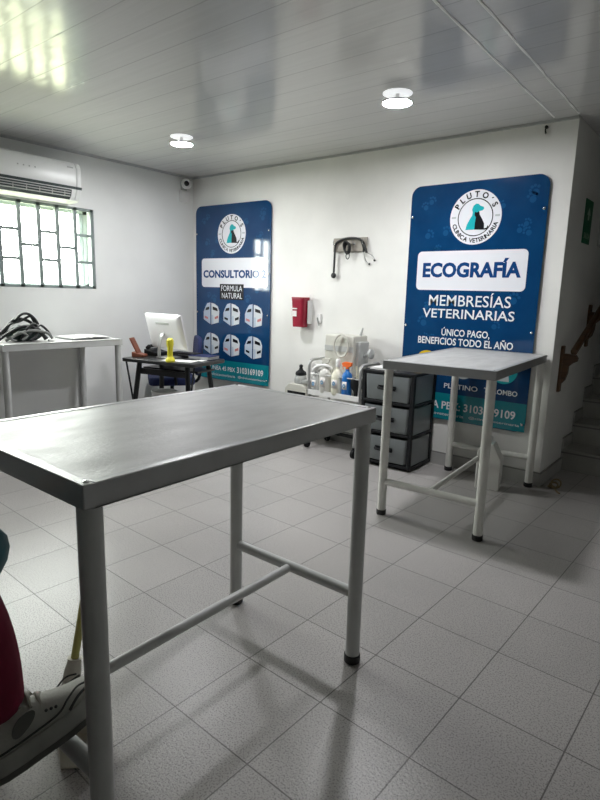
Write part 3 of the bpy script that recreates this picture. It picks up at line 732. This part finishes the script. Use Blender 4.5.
m = MB(); m.tube(smooth_path([(0, -.02, .03), (0, -.03, .01), (0, -.02, -.01), (0, -.01, -.005)], 4), .005, 6); m.build('hook_tip', M['black'], t)

# ------------------------------------------------------------------ trolley and its load
ct = thing('medical_trolley', (-2.045, 2.57, 0), 0, 'white tube-framed trolley on casters below the hook board', 'trolley')
x0, x1, y0, y1 = -.25, .268, -.15, .15
for x in (x0, x1):
    m = MB(); m.tube([(x-(.035 if x > 0 else 0), y0, .09)]+[(x, y0, .60)]+[(x, y0+.055-.055*math.cos(a), .715+.055*math.sin(a)) for a in [k*PI/12 for k in range(7)]]+[(x, y1-.055+.055*math.sin(a), .715+.055*math.cos(a)) for a in [k*PI/12 for k in range(7)]]+[(x, y1, .60), (x, y1, .09)], .0125, 12)
    m.build('side_frame', M['silver'], ct)
m = MB(); m.b2(x0, x1, y0-.01, y1, .485, .50); m.b2(x0, x1, y0-.014, y0-.01, .475, .52); m.build('middle_shelf', M['white'], ct, bevel=.002)
m = MB(); m.b2(x0, x1, -.06, y1, .64, .655); m.build('top_shelf', M['white'], ct, bevel=.002)
for xx in (x0, x1):
    m = MB(); m.tube([(xx, y0, .092), (xx, y1, .092)], .016, 10); m.build('base_bar', M['black'], ct)
m = MB(); m.tube([(x0, y1-.02, .092), (x1, y1-.02, .092)], .016, 10); m.build('base_bar', M['black'], ct)
m = MB(); m.b2(x0-.29, x0-.01, y0, .06, .43, .445); m.b2(x0-.29, x0+.0, y0, y0+.015, .415, .43); m.build('side_shelf', M['white'], ct, bevel=.002)
m = MB(); m.tube([(x0, y0, .655), (x1, y0, .655)], .006, 8); m.build('front_rail', M['silver'], ct)
for x in (x0, x1):
    for y in (y0, y1):
        xk, x = x, x-(.035 if (x > 0 and y < 0) else 0)
        m = MB(); m.lathe([(.012, -.014), (.036, -.011), (.036, .011), (.012, .014)], (x, y, .036), 18, rot=Matrix.Rotation(PI/2, 3, 'Y') @ Matrix.Identity(3)); m.tube([(x, y, .036), (x, y, .09)], .011, 8); m.build('caster', M['black'], ct); x = xk

mc = thing('ventilator_unit', (-2.058, 2.61, .655), -.03, 'large cream boxy machine with grey band on the trolley top', 'medical machine')
m = MB(); m.b2(-.15, .15, -.10, .10, 0, .335); m.build('housing', M['creamgrey'], mc, bevel=.012, seg=3)
m = MB(); m.b2(-.146, .146, -.104, -.099, .20, .245); m.build('front_band', M['greyband'], mc, smooth=False)
m = MB(); m.torus((.04, -.125, .25), .066, .0085, rot=Matrix.Rotation(PI/2, 3, 'X') @ Matrix.Rotation(.15, 3, 'Y'), sy=1.4); m.build('hose_loop', M['creamgrey'], mc)
m = MB(); m.b2(.15, .19, -.07, .07, .03, .29); m.build('side_panel', M['greyband'], mc, bevel=.01)
m = MB(); m.tube([(.18, 0, .17), (.24, -.01, .19)], .014, 10); m.lathe([(.02, -.02), (.04, -.01), (.04, .01), (.02, .02)], (.26, -.01, .195), 16, rot=Matrix.Rotation(PI/2, 3, 'Y')); m.build('side_knob', M['greyband'], mc)
m = MB(); m.tube([(.13, .02, .335), (.15, .02, .40)], [.012, .006], 8); m.build('antenna_stub', M['greyband'], mc)

vp = thing('vaporizer', (-2.45, 2.50, .445), 0, 'cream box with a glass jar and black knob at the left of the trolley', 'vaporizer')
m = MB(); m.prism([(-.125, 0), (.125, 0), (.125, .06), (.07, .095), (-.08, .095), (-.125, .05)], -.07, .06, 'xz'); m.build('base', M['creamgrey'], vp, bevel=.006)
m = MB(); m.b2(-.09, .11, -.074, -.068, .005, .03); m.build('base_grille', M['black'], vp)
m = MB(); m.lathe([(.05, .096), (.056, .10), (.056, .13), (.046, .165), (.04, .17)], (.0, 0, 0), 20); m.build('jar', M['clearb'], vp)
m = MB(); m.lathe([(.05, .10), (.05, .125), (.03, .128)], (.0, 0, 0), 20); m.build('jar_contents', M['greyband'], vp)
m = MB(); m.lathe([(.046, .168), (.05, .175), (.046, .195), (.02, .215), (.014, .235), (.018, .25), (.010, .262)], (0, 0, 0), 20); m.build('knob_cap', M['black'], vp)
m = MB(); m.b2(.03, .13, -.035, .02, .10, .135); m.build('side_valve', M['greyband'], vp, bevel=.006)

BZ = .50
def bottle(loc, prof, mat, label, group, labelmat=None, lr=.03, lz=(.05, .11), rz=0):
    t = thing('spray_bottle', loc, rz, label, 'bottle', group)
    m = MB(); m.lathe(prof, (0, 0, 0), 22); m.build('bottle_body', mat, t)
    if labelmat:
        n = 10; m = MB()
        rr = [[Vector(((lr+e)*math.sin(a), -(lr+e)*math.cos(a), z)) for z in lz for e in (0,)] for a in [(-.55+1.1*k/n) for k in range(n+1)]]
        vs = [[m.bm.verts.new(p) for p in q] for q in rr]
        for a, b in zip(vs, vs[1:]): m.bm.faces.new((a[0], b[0], b[1], a[1]))
        o = m.build('label', labelmat, t); sm = o.modifiers.new('thick', 'SOLIDIFY'); sm.thickness = .0008
    return t
G = 'bottles on the trolley shelf'
def trigger(t, z, mat, k=1.0):
    m = MB(); m.lathe([(.014, z), (.014, z+.018), (.010, z+.022)], (0, 0, 0), 14)
    m.prism([(-.022*k, z+.02), (.018*k, z+.02), (.030*k, z+.035), (.030*k, z+.058), (-.018*k, z+.062), (-.036*k, z+.050), (-.036*k, z+.038)], -.012, .012, 'xz')
    m.tube(smooth_path([(-.026*k, 0, z+.04), (-.034*k, 0, z+.02), (-.030*k, 0, z-.005)], 4), .0045, 6); return m.build('trigger_head', mat, t, bevel=.002)
def label_print(t, r, z):
    m = MB()
    for k in range(7):
        a = 2*PI*k/7; m.sphere((.009*math.cos(a), -r-.0006, z+.013*math.sin(a)), .006, (1, .12, 1), 8)
    m.build('label_mark', M['labelblue'], t)
t = bottle((-2.246, 2.455, BZ), [(.036, 0), (.040, .006), (.040, .12), (.018, .155), (.014, .16), (.014, .175)], M['clearb'], 'clear spray bottle with white head, leftmost in the trolley row', G, M['labelw'], .0405, (.04, .10)); trigger(t, .175, M['white']); label_print(t, .0412, .07)
t = bottle((-2.145, 2.458, BZ), [(.050, 0), (.056, .008), (.056, .16), (.052, .185), (.022, .215), (.016, .22), (.016, .235)], M['milk'], 'white spray bottle with round blue label mark, second from left on trolley', G, M['labelw'], .0567, (.055, .135)); trigger(t, .233, M['creamgrey'], 1.15); label_print(t, .0575, .095)
t = bottle((-2.022, 2.455, BZ), [(.050, 0), (.055, .008), (.055, .15), (.05, .175), (.022, .21), (.018, .215), (.018, .235)], M['ivory'], 'ivory bottle with tall white cap, between white and blue spray bottles', G, M['labelw'], .0557, (.06, .13)); label_print(t, .0565, .10)
m = MB(); m.lathe([(.021, .235), (.022, .24), (.020, .29), (.014, .30)], (0, 0, 0), 16); m.build('cap', M['white'], t)
t = bottle((-1.925, 2.45, BZ), [(.036, 0), (.042, .008), (.042, .16), (.038, .185), (.018, .205), (.015, .21), (.015, .225)], M['blue'], 'blue spray bottle with an orange trigger head on the trolley', G, M['labelw'], .0427, (.06, .125)); trigger(t, .222, M['orange'], 1.35); label_print(t, .0435, .09)
t = thing('brush_cup', (-1.836, 2.46, BZ), 0, 'black round cup holding pale brush handles beside the blue bottle', 'cup')
m = MB(); m.lathe([(.02, 0), (.024, .05), (.045, .075), (.052, .12), (.048, .155), (.04, .16), (.036, .09), (.01, .08)], (0, 0, 0), 22); m.build('cup', M['black'], t)
for a, dx in ((.2, .012), (.45, .02), (-.05, -.004)):
    m = MB(); m.tube([(dx*.3, .005, .09), (dx*.6+.11*math.sin(a)*.5, .0, .19), (dx+.14*math.sin(a)*.6, 0, .255)], [.006, .007, .009], 8); m.build('brush_handle', M['cream'], t)
# folded white hose hanging on the rail at the trolley's left
m = MB(); m.tube(smooth_path([(-2.24, 2.432, .64), (-2.27, 2.432, .67), (-2.22, 2.434, .72), (-2.14, 2.436, .735), (-2.09, 2.45, .715), (-2.12, 2.46, .69), (-2.2, 2.47, .69), (-2.24, 2.48, .675)], 6), .013, 10)
tag(m.build('folded_hose', M['white']), 'folded white hose lying above the clear bottle on the trolley', 'hose')

# ------------------------------------------------------------------ drawer tower
dr = thing('drawer_tower', (-1.507, 2.56, 0), .02, 'black three-drawer plastic tower with translucent drawers beside the trolley', 'drawer unit')
w, d, h = .225, .185, .755
m = MB()
for a in (-1, 1):
    for b in (-1, 1): m.b2(a*w-a*.0, a*(w-.03), b*d, b*(d-.03), .02, h)
for z in (.02, .265, .505, .735):
    m.b2(-w, w, -d, d, z, z+.022)
m.b2(-w, w, d-.012, d, .02, h); m.build('frame', M['black'], dr, bevel=.004)
for k in range(3):
    z0 = .052+.24*k
    m = MB(); rings = []
    for z, e in ((z0, .012), (z0+.006, .008), (z0+.195, 0)): rings.append([Vector((u, v, z)) for u, v in rrect(-w+.033+e, w-.033-e, -d-.006+e, d-.03-e, .02)])
    for z, e in ((z0+.195, .004), (z0+.01, .012)): rings.append([Vector((u, v, z)) for u, v in rrect(-w+.033+e, w-.033-e, -d-.006+e, d-.03-e, .02)])
    m.loft(rings); g = m.build('drawer', M['clear'], dr)
    m = MB(); m.tube(smooth_path([(-.07, -d-.007, z0+.10), (-.06, -d-.026, z0+.098), (0, -d-.030, z0+.094), (.06, -d-.026, z0+.098), (.07, -d-.007, z0+.10)], 5), .010, 8); m.box((0, -d-.008, z0+.10), (.15, .006, .035)); m.build('drawer_handle', M['black'], g)
    m = MB(); m.b2(-.15, .15, -.13, .12, z0+.012, z0+.10+.02*k); m.build('drawer_contents', [M['greypaper'], M['paper'], M['greyband']][k], g, bevel=.02)
    for s in (-1, 1):
        m = MB(); m.b2(s*(w-.008), s*(w-.012), -d+.03, d-.03, z0-.008, z0+.20); m.build('side_window', M['clear'], dr, smooth=False)
m = MB(); m.box((-1.60, 2.55, .7575+.006), (.20, .26, .012), Matrix.Rotation(.1, 3, 'Z'))
tag(m.build('paper_stack', M['paper'], smooth=False), 'low stack of white paper on top of the black drawer tower', 'paper')

# jug under the far table
jg = thing('plastic_jug', (-.712, 2.50, 0), .2, 'milky plastic jug standing on the floor beneath the white-legged exam table', 'jug')
m = MB(); m.prism([(-.085, .004), (-.08, 0), (.07, 0), (.078, .006), (.078, .22), (.035, .30), (.02, .33), (-.05, .33), (-.085, .27)], -.06, .06, 'xz'); m.build('body', M['milk'], jg, bevel=.016, seg=3)
m = MB(); m.lathe([(.02, .33), (.02, .345), (.024, .345), (.024, .372), (.02, .375)], (-.02, 0, 0), 16); m.build('cap', M['white'], jg)
# frayed cord by the pillar
m = MB()
for k in range(3): m.torus((-.365+.012*k, 2.80+.01*k, .012+.012*k), .022+.005*k, .006, rot=Matrix.Rotation(.5*k, 3, 'X'), seg=18)
m.tube(smooth_path([(-.34, 2.79, .008), (-.31, 2.73, .008), (-.285, 2.70, .008)], 4), .006, 6)
tag(m.build('cord_scrap', M['copper']), 'small brownish scrap of coiled cord on the floor by the stair corner', 'cord scrap')

# ------------------------------------------------------------------ stairs, handrail, signs
sc = thing('staircase', (.146, 3.33, 0), 0, 'grey tiled staircase rising behind the right end of the back wall', 'staircase')
for k in range(14):
    m = MB(); m.b2(-.59, .57, .27*k, .27*k+.285 if k < 13 else 4.6, max(0, .17*k-.16), .17*(k+1)-.022)
    sp_ = m.build('step', M['stair'], sc, smooth=False)
    m = MB(); m.b2(-.59, .57, .27*k-.012, .27*(k+1), .17*(k+1)-.022, .17*(k+1)); m.build('tread', M['stair'], sp_, bevel=.004)
    m = MB(); m.b2(-.59, .57, .27*k-.013, .27*k-.006, .17*(k+1)-.030, .17*(k+1)-.018); m.build('nosing', M['stairedge'], sp_, smooth=False)
m = MB()
for k in range(13):
    y = 3.33+.27*k; z = .17*(k+1)
    m.mi = 0; m.b2(XP, XP+.011, y-.012, y+.262, z, z+.085); m.mi = 1; m.b2(XP, XP+.011, y-.012, y+.262, z+.085, z+.092)
    m.mi = 0; m.b2(XP, XP+.011, y-.012, y+.03, z-.08, z)
struct(m.build('trim_5', [M['skirt'], M['skirt_top']], smooth=False))

hr = thing('handrail', (XP, 2.975, .67), 0, 'dark wooden handrail on scrolled brackets along the stair wall', 'handrail')
def bracket(y, z):
    m = MB(); m.b2(0, .02, y-.028, y+.028, z, z+.335); b = m.build('wall_bracket', M['wood'], hr, bevel=.006)
    prof = [(.018, z+.28), (.10, z+.275), (.115, z+.255), (.112, z+.23), (.085, z+.215), (.06, z+.19), (.058, z+.14), (.045, z+.09), (.022, z+.06), (.018, z+.06)]
    m = MB(); m.prism(prof, y-.02, y+.02, 'xz'); m.build('scroll_arm', M['wood'], b, bevel=.004)
    return b
bracket(.01, 0); bracket(.70, .29)
bracket(1.85, .775)
dv = Vector((0, 1.0, .42)).normalized()
m = MB(); pr_ = []
for s in (-.0, .72/.92, 1.95/.92, 2.35/.92):
    p = Vector((.085, .0, .295)) + dv*s; pr_.append([p+Vector((u, -v*dv.z, v*dv.y)) for u, v in rrect(-.021, .021, -.019, .021, .012)])
m.loft(pr_); m.build('rail', M['wood'], hr)

t = thing('exit_sign', (XP, 3.285, 1.735), 0, 'tall narrow green sign with a white arrow on the stair wall', 'sign')
m = MB(); m.b2(0, .006, -.105, .105, 0, .305); m.build('plate', M['exitgreen'], t, bevel=.001)
m = MB(); m.prism([(-.05, .20), (.0, .255), (.05, .20), (.018, .20), (.018, .165), (-.018, .165), (-.018, .20)], .006, .0068, 'yz'); m.build('arrow_mark', M['exitwhite'], t, smooth=False)
m = MB()
mt = MB(); put_text(mt, 'SALIDA', -.08, .08, .035, .075, 0, .01)
for v in mt.bm.verts: v.co = Vector((.007, v.co.x, v.co.z))
mt.build('lettering', M['exitwhite'], t, smooth=False); m.bm.free()
t = thing('framed_notice', (XP, 3.80, 1.745), 0, 'white framed notice on the stair wall beyond the green sign', 'notice')
m = MB(); m.b2(0, .01, -.13, .13, 0, .20); m.build('frame', M['greyband'], t, bevel=.002)
m = MB(); m.b2(.01, .0115, -.11, .11, .02, .18); m.build('sheet', M['paper'], t, smooth=False)

# ------------------------------------------------------------------ dustpan behind the near leg
dp = thing('dustpan', (-.72, -.575, 0), 0, 'beige long-handled dustpan with yellow-green stick, under the near exam table', 'dustpan')
S0 = Vector((-.09, -.002, .215))
m = MB()
lipA, lipB = Vector((.0, -.10, .004)), Vector((.085, -.02, .004)); bkA, bkB = Vector((-.125, -.05, .004)), Vector((-.035, .07, .004))
def ring(pts): return [Vector(p) for p in pts]
m.loft([ring([lipA, lipB, bkB, bkA]), ring([lipA+Vector((0, 0, .004)), lipB+Vector((0, 0, .004)), bkB+Vector((0, 0, .006)), bkA+Vector((0, 0, .006))])])
hood = [(bkA, bkB, .0), (bkA*.8+lipA*.2+Vector((0, 0, .07)), bkB*.8+lipB*.2+Vector((0, 0, .07)), .1), (S0+Vector((-.01, -.055, -.07)), S0+Vector((.035, .05, -.07)), .3), (S0+Vector((-.012, -.026, -.025)), S0+Vector((.012, .022, -.025)), .3)]
rings = []
for a, b, k in hood:
    n = Vector((.35, -.16, 0)).normalized()*(.016 if k < .2 else .028)
    rings.append(ring([a, b, b+n, a+n]))
m.loft(rings)
for A, B in ((bkA, lipA), (bkB, lipB)):
    e = Vector((.004, .002, 0)); m.loft([ring([A, B, B+Vector((0, 0, .012)), A+Vector((0, 0, .075))]), ring([A+e, B+e, B+e+Vector((0, 0, .012)), A+e+Vector((0, 0, .075))])])
m.build('pan', M['beige'], dp, bevel=.003)
q = (Vector((-.835, -.464, .655))-Vector((-.81, -.577, .22))).normalized()
m = MB(); m.tube([S0-q*.03, S0+q*.0, S0+q*.03, S0+q*.035], [.026, .024, .019, .022], 16); m.build('socket', M['beige'], dp)
m = MB(); m.tube([S0, S0+q*.44], .0115, 12); m.build('stick', M['stick'], dp)

# ------------------------------------------------------------------ seated person at the frame's left edge
def skin_obj(name, verts, edges, radii, mat, parent=None, root=0, sub=2):
    me = bpy.data.meshes.new(name); me.from_pydata([Vector(v) for v in verts], edges, [])
    o = bpy.data.objects.new(name, me); COL.objects.link(o)
    md = o.modifiers.new('skin', 'SKIN'); md.use_smooth_shade = True
    for i, r in enumerate(radii):
        v = me.skin_vertices[0].data[i]; v.radius = (r, r) if not isinstance(r, tuple) else r; v.use_root = (i == root)
    sb = o.modifiers.new('sub', 'SUBSURF'); sb.levels = sub; sb.render_levels = sub
    dg = bpy.context.evaluated_depsgraph_get(); dg.update()
    m2 = bpy.data.meshes.new_from_object(o.evaluated_get(dg)); m2.materials.clear(); m2.materials.append(mat); m2.shade_smooth()
    bpy.data.objects.remove(o)
    q = bpy.data.objects.new(name, m2); COL.objects.link(q)
    if parent: q.parent = parent
    return q
PO = Vector((-.71, -1.32, 0))
pe = thing('person', PO, 0, 'person in wine red trousers, teal top and grey sneakers seated at the left edge', 'person')
def rel(p): return Vector(p)-PO
hip = (-.71, -1.32, .565); rh = (-.62, -1.32, .55); lh = (-.80, -1.31, .55)
rk_ = (-.632, -.892, .675); ra = (-.548, -.912, .40); lk = (-.74, -.93, .53); la = (-.765, -1.07, .11)
chest = (-.70, -1.27, .87); neck = (-.69, -1.22, 1.11); head = (-.68, -1.18, 1.215)
rs = (-.525, -1.26, 1.04); ls = (-.88, -1.24, 1.04); re = (-.572, -.863, .738); rw = (-.74, -1.0, .86); le = (-.90, -1.05, .78); lw = (-.80, -.95, .80)
V = [hip, chest, neck, rs, re, rw, ls, le, lw, rh, rk_, ra, lh, lk, la]
E_ = [(0, 1), (1, 2), (1, 3), (3, 4), (4, 5), (1, 6), (6, 7), (7, 8), (0, 9), (9, 10), (10, 11), (0, 12), (12, 13), (13, 14)]
Rr = [.085, .10, .05, .05, .034, .026, .05, .034, .026, .055, .042, .032, .055, .042, .032]
# head: continuous with the neck (chin, skull), plus nose
fd = Vector((.15, .99, 0)).normalized()
V += [tuple(Vector(head)), tuple(Vector(head)+Vector((0, 0, .07))), tuple(Vector(head)+fd*.06+Vector((0, 0, -.03)))]
E_ += [(2, 15), (15, 16), (15, 17)]; Rr += [.125, .12, .085]
# fingers
def hand(w, base, d, side):
    global V, E_, Rr
    pi_ = len(V); d = d.normalized(); palm = Vector(w)+d*.07
    V.append(tuple(palm)); E_.append((base, pi_)); Rr.append(.030)
    up = Vector((0, 0, 1))
    for k, ln in enumerate((.066, .076, .070, .054)):
        o = palm+side*(.025-.0165*k)+d*.02
        a = len(V); V.append(tuple(o+d*ln*.5-up*.006)); V.append(tuple(o+d*ln-up*.026)); E_.extend([(pi_, a), (a, a+1)]); Rr.extend([.009, .008])
    a = len(V); V.append(tuple(Vector(w)+d*.035+side*.035)); V.append(tuple(Vector(w)+d*.07+side*.055-up*.012)); E_.extend([(pi_, a), (a, a+1)]); Rr.extend([.011, .009])
hand(rw, 5, Vector((-.75, -.3, .35)), Vector((-.3, .8, 0)).normalized())
hand(lw, 8, Vector((.2, .9, -.25)), Vector((-.9, .2, 0)).normalized())
skin_obj('body', [rel(v) for v in V], E_, Rr, M['skin'], pe)
# clothing
skin_obj('trousers', [rel(v) for v in (hip, rh, rk_, (-.588, -.892, .55), (-.555, -.905, .385), lh, lk, la, (-.71, -1.315, .70), (-.66, -1.10, .61), (-.77, -1.11, .545))], [(0, 1), (1, 9), (9, 2), (2, 3), (3, 4), (0, 5), (5, 10), (10, 6), (6, 7), (0, 8)], [.125, .105, .084, .078, .086, .105, .085, .068, .14, .10, .10], M['pants'], pe)
skin_obj('scrub_top', [rel(v) for v in ((-.71, -1.31, .60), chest, (-.695, -1.23, 1.06), rs, re, (-.68, -.955, .82), ls, le, (-.83, -.98, .798), (-.69, -1.225, 1.11))], [(0, 1), (1, 2), (1, 3), (3, 4), (4, 5), (1, 6), (6, 7), (7, 8), (2, 9)], [.155, .17, .12, .095, .082, .05, .095, .065, .045, .075], M['tealfab'], pe, root=1)
m = MB(); hv = rel(head); m.sphere(hv+Vector((0, 0, .060))-fd*.030, .104, (.95, 1, 1.02), 20); m.build('hair', M['hair'], pe)
m = MB()
sd = Vector((-fd.y, fd.x, 0))
m.bm.free()
for s in (-1, 1):
    m = MB(); m.sphere(hv+fd*.064+sd*.032*s+Vector((0, 0, .018)), .011); m.build('eye', M['irled'], pe)
m = MB(); m.tube([hv+fd*.050+Vector((0, 0, .02)), hv+fd*.082+Vector((0, 0, -.018)), hv+fd*.060+Vector((0, 0, -.024))], [.008, .014, .010], 8); m.build('nose', M['skin'], pe)
m = MB(); m.tube([hv+fd*.062+sd*.022+Vector((0, 0, -.048)), hv+fd*.070+Vector((0, 0, -.046)), hv+fd*.062-sd*.022+Vector((0, 0, -.048))], .006, 6); m.build('mouth', M['brown'], pe)

def make_shoe(heel, toe, sidev, parent, hs=1.0):
    """heel-to-toe axis; sidev points to the camera-facing side"""
    heel, toe, sidev = Vector(heel), Vector(toe), Vector(sidev)
    ax = (toe-heel); Ls = ax.length; ax.normalize(); sidev = (sidev-ax*sidev.dot(ax)).normalized(); up = sidev.cross(ax)
    if up.z < 0: up = -up
    def T(s, y, z): return heel+ax*(s*Ls)+sidev*y*hs+up*z*hs
    # s, half width, top height, toe spring
    st_ = [(0, .028, .075, .012), (.04, .036, .088, .006), (.15, .039, .098, .002), (.28, .039, .108, 0), (.40, .040, .100, 0), (.52, .043, .086, 0), (.65, .047, .074, .001), (.78, .048, .062, .004), (.89, .043, .052, .010), (.96, .032, .040, .016), (1.0, .016, .028, .022)]
    m = MB(); rings = []
    for s, w_, tz_, b0 in st_:
        rg = []
        for k in range(18):
            a = PI*(k/17); rg.append(T(s, w_*math.cos(a)*(1.0 if abs(math.cos(a)) > .9 else .97), .028+b0+max(0, math.sin(a))**.8*(tz_-.028)))
        rings.append(rg)
    m.loft(rings); up_o = m.build('shoe_upper', M['shoe'], parent)
    m = MB(); rings = []
    for s, w_, tz_, b0 in st_:
        w2 = w_+.005
        rings.append([T(s, w2*.9, b0+.006), T(s, w2, b0+.012), T(s, w2, b0+.030), T(s, w2*.96, b0+.036), T(s, -w2*.96, b0+.036), T(s, -w2, b0+.030), T(s, -w2, b0+.012), T(s, -w2*.9, b0+.006)])
    m.loft(rings); m.build('midsole', M['sole'], up_o, bevel=.002)
    m = MB(); rings = []
    for s, w_, tz_, b0 in st_:
        w2 = w_+.002; rings.append([T(s, w2, b0-.003), T(s, w2, b0+.007), T(s, -w2, b0+.007), T(s, -w2, b0-.003)])
    m.loft(rings); m.build('outsole', M['outs'], up_o)
    m = MB()
    for sgn in (1, -1): m.tube(smooth_path([T(.02, .036*sgn, .046), T(.2, .0425*sgn, .042), T(.42, .0445*sgn, .042), T(.62, .0505*sgn, .046), T(.72, .0515*sgn, .058), T(.82, .0475*sgn, .066), T(.90, .040*sgn, .062)], 5), .0022, 6)
    for sgn in (1, -1): m.tube(smooth_path([T(.70, .0515*sgn, .040), T(.80, .050*sgn, .052), T(.92, .041*sgn, .056)], 5), .0032, 6)
    m.build('trim_seam', M['shoedark'], up_o)
    for sgn in (1, -1):
        m = MB(); pts = [T(.37+.12*math.cos(a)*(1 if math.cos(a) > 0 else .7), (.0425)*sgn, .064+.012*math.sin(a)+.03*math.cos(a)*.25) for a in [2*PI*k/20 for k in range(20)]]
        pts2 = [p+sidev*sgn*.0035 for p in pts]; m.loft([pts, pts2]); m.build('heel_patch', M['shoepatch'], up_o)
    m = MB()
    for k in range(6):
        s = .33+.065*k; h_ = .107-.0075*k-.0008*k*k; w_ = .030
        m.tube(smooth_path([T(s+.02, w_, h_-.012), T(s+.03, w_*.5, h_+.004), T(s+.035, 0, h_+.007), T(s+.03, -w_*.5, h_+.004), T(s+.02, -w_, h_-.012)], 4), .0042, 6)
        m.tube(smooth_path([T(s+.02, w_, h_-.012), T(s+.05, 0, h_+.006), T(s+.075, -w_, h_-.014)], 4), .0038, 6)
    m.build('laces', M['lace'], up_o)
    m = MB()
    m.bm.free()
    for k in range(3):
        m = MB(); m.sphere(T(.56+.035*k, .0455+.0008*k, .062-.002*k), .0035); m.build('eyelet', M['shoedark'], up_o)
    m = MB(); m.torus(T(.16, 0, .098), .034, .009, rot=Matrix((ax, sidev, up)).transposed(), sx=1.25); m.build('collar', M['shoepatch'], up_o)
    m = MB(); m.tube([T(.16, 0, .07), T(.15, 0, .15)], [.034, .035], 14); m.build('sock', M['sock'], up_o)
make_shoe(rel((-.511, -.934, .282)), rel((-.470, -.674, .356)), (.78, -.45, .30), pe, 1.28)
make_shoe(rel((-.785, -1.13, .004)), rel((-.745, -.855, .004)), (1, 0, 0), pe)
stl = thing('stool', (-.71, -1.34, 0), .7, 'round black stool beneath the seated person at the left edge', 'stool')
m = MB(); m.lathe([(.15, .395), (.17, .405), (.17, .44), (.15, .452)], (0, 0, 0), 28); m.build('seat', M['black'], stl)
for k in range(4):
    a = PI/4+k*PI/2
    m = MB(); m.tube([(.12*math.cos(a), .12*math.sin(a), .40), (.19*math.cos(a), .19*math.sin(a), .0)], .013, 10); m.build('leg', M['blackmetal'], stl)

# ------------------------------------------------------------------ light, world, camera
w = bpy.data.worlds.new('World'); SC.world = w; w.use_nodes = True
nt = w.node_tree; bg = nt.nodes['Background']
tc = nt.nodes.new('ShaderNodeTexCoord'); sx_ = nt.nodes.new('ShaderNodeSeparateXYZ'); nt.links.new(tc.outputs['Generated'], sx_.inputs[0])
mr = nt.nodes.new('ShaderNodeMapRange'); mr.inputs['From Min'].default_value = -.06; mr.inputs['From Max'].default_value = .02
nt.links.new(sx_.outputs['Z'], mr.inputs['Value'])
mxw = nt.nodes.new('ShaderNodeMix'); mxw.data_type = 'RGBA'; mxw.inputs[6].default_value = (5.4, 5.6, 3.8, 1); mxw.inputs[7].default_value = (24, 24.3, 23.6, 1)
nt.links.new(mr.outputs['Result'], mxw.inputs[0]); nt.links.new(mxw.outputs[2], bg.inputs['Color']); bg.inputs['Strength'].default_value = 1.0
po = bpy.data.lights.new('window_portal', 'AREA'); po.shape = 'RECTANGLE'; po.size = W1-W0; po.size_y = Z1-Z0; po.cycles.is_portal = True
pobj = bpy.data.objects.new('window_portal', po); COL.objects.link(pobj)
pobj.location = (XL-WT-.02, (W0+W1)/2, (Z0+Z1)/2); pobj.rotation_euler = Matrix(((0, 0, -1), (1, 0, 0), (0, -1, 0))).to_euler()
pobj.rotation_euler = Vector((1, 0, 0)).to_track_quat('-Z', 'Y').to_euler()

cam = bpy.data.cameras.new('camera'); co = bpy.data.objects.new('camera', cam); COL.objects.link(co); SC.camera = co
cam.sensor_fit = 'VERTICAL'; cam.sensor_height = 24; cam.lens = 24*557.647/800; cam.clip_start = .02
fw = Vector((-.615, .766, -.187)); yaw = -0.6764502; pitch = .188301; roll = .0276837
cy, sy, cp, sp = math.cos(yaw), math.sin(yaw), math.cos(pitch), math.sin(pitch)
fw = Vector((sy*cp, cy*cp, -sp)); rt = Vector((cy, -sy, 0)); upv = rt.cross(fw)
cr, sr = math.cos(roll), math.sin(roll)
r2 = cr*rt+sr*upv; u2 = -sr*rt+cr*upv
co.matrix_world = Matrix(((r2.x, u2.x, -fw.x, .607), (r2.y, u2.y, -fw.y, -1.311), (r2.z, u2.z, -fw.z, 1.319), (0, 0, 0, 1)))

SC.view_settings.view_transform = 'Standard'; SC.view_settings.look = 'None'; SC.view_settings.gamma = 1
SC.view_settings.use_curve_mapping = False
SC.view_settings.exposure = 0.65
SC.cycles.use_denoising = True
SC.cycles.max_bounces = 8; SC.cycles.diffuse_bounces = 5; SC.cycles.sample_clamp_indirect = 8
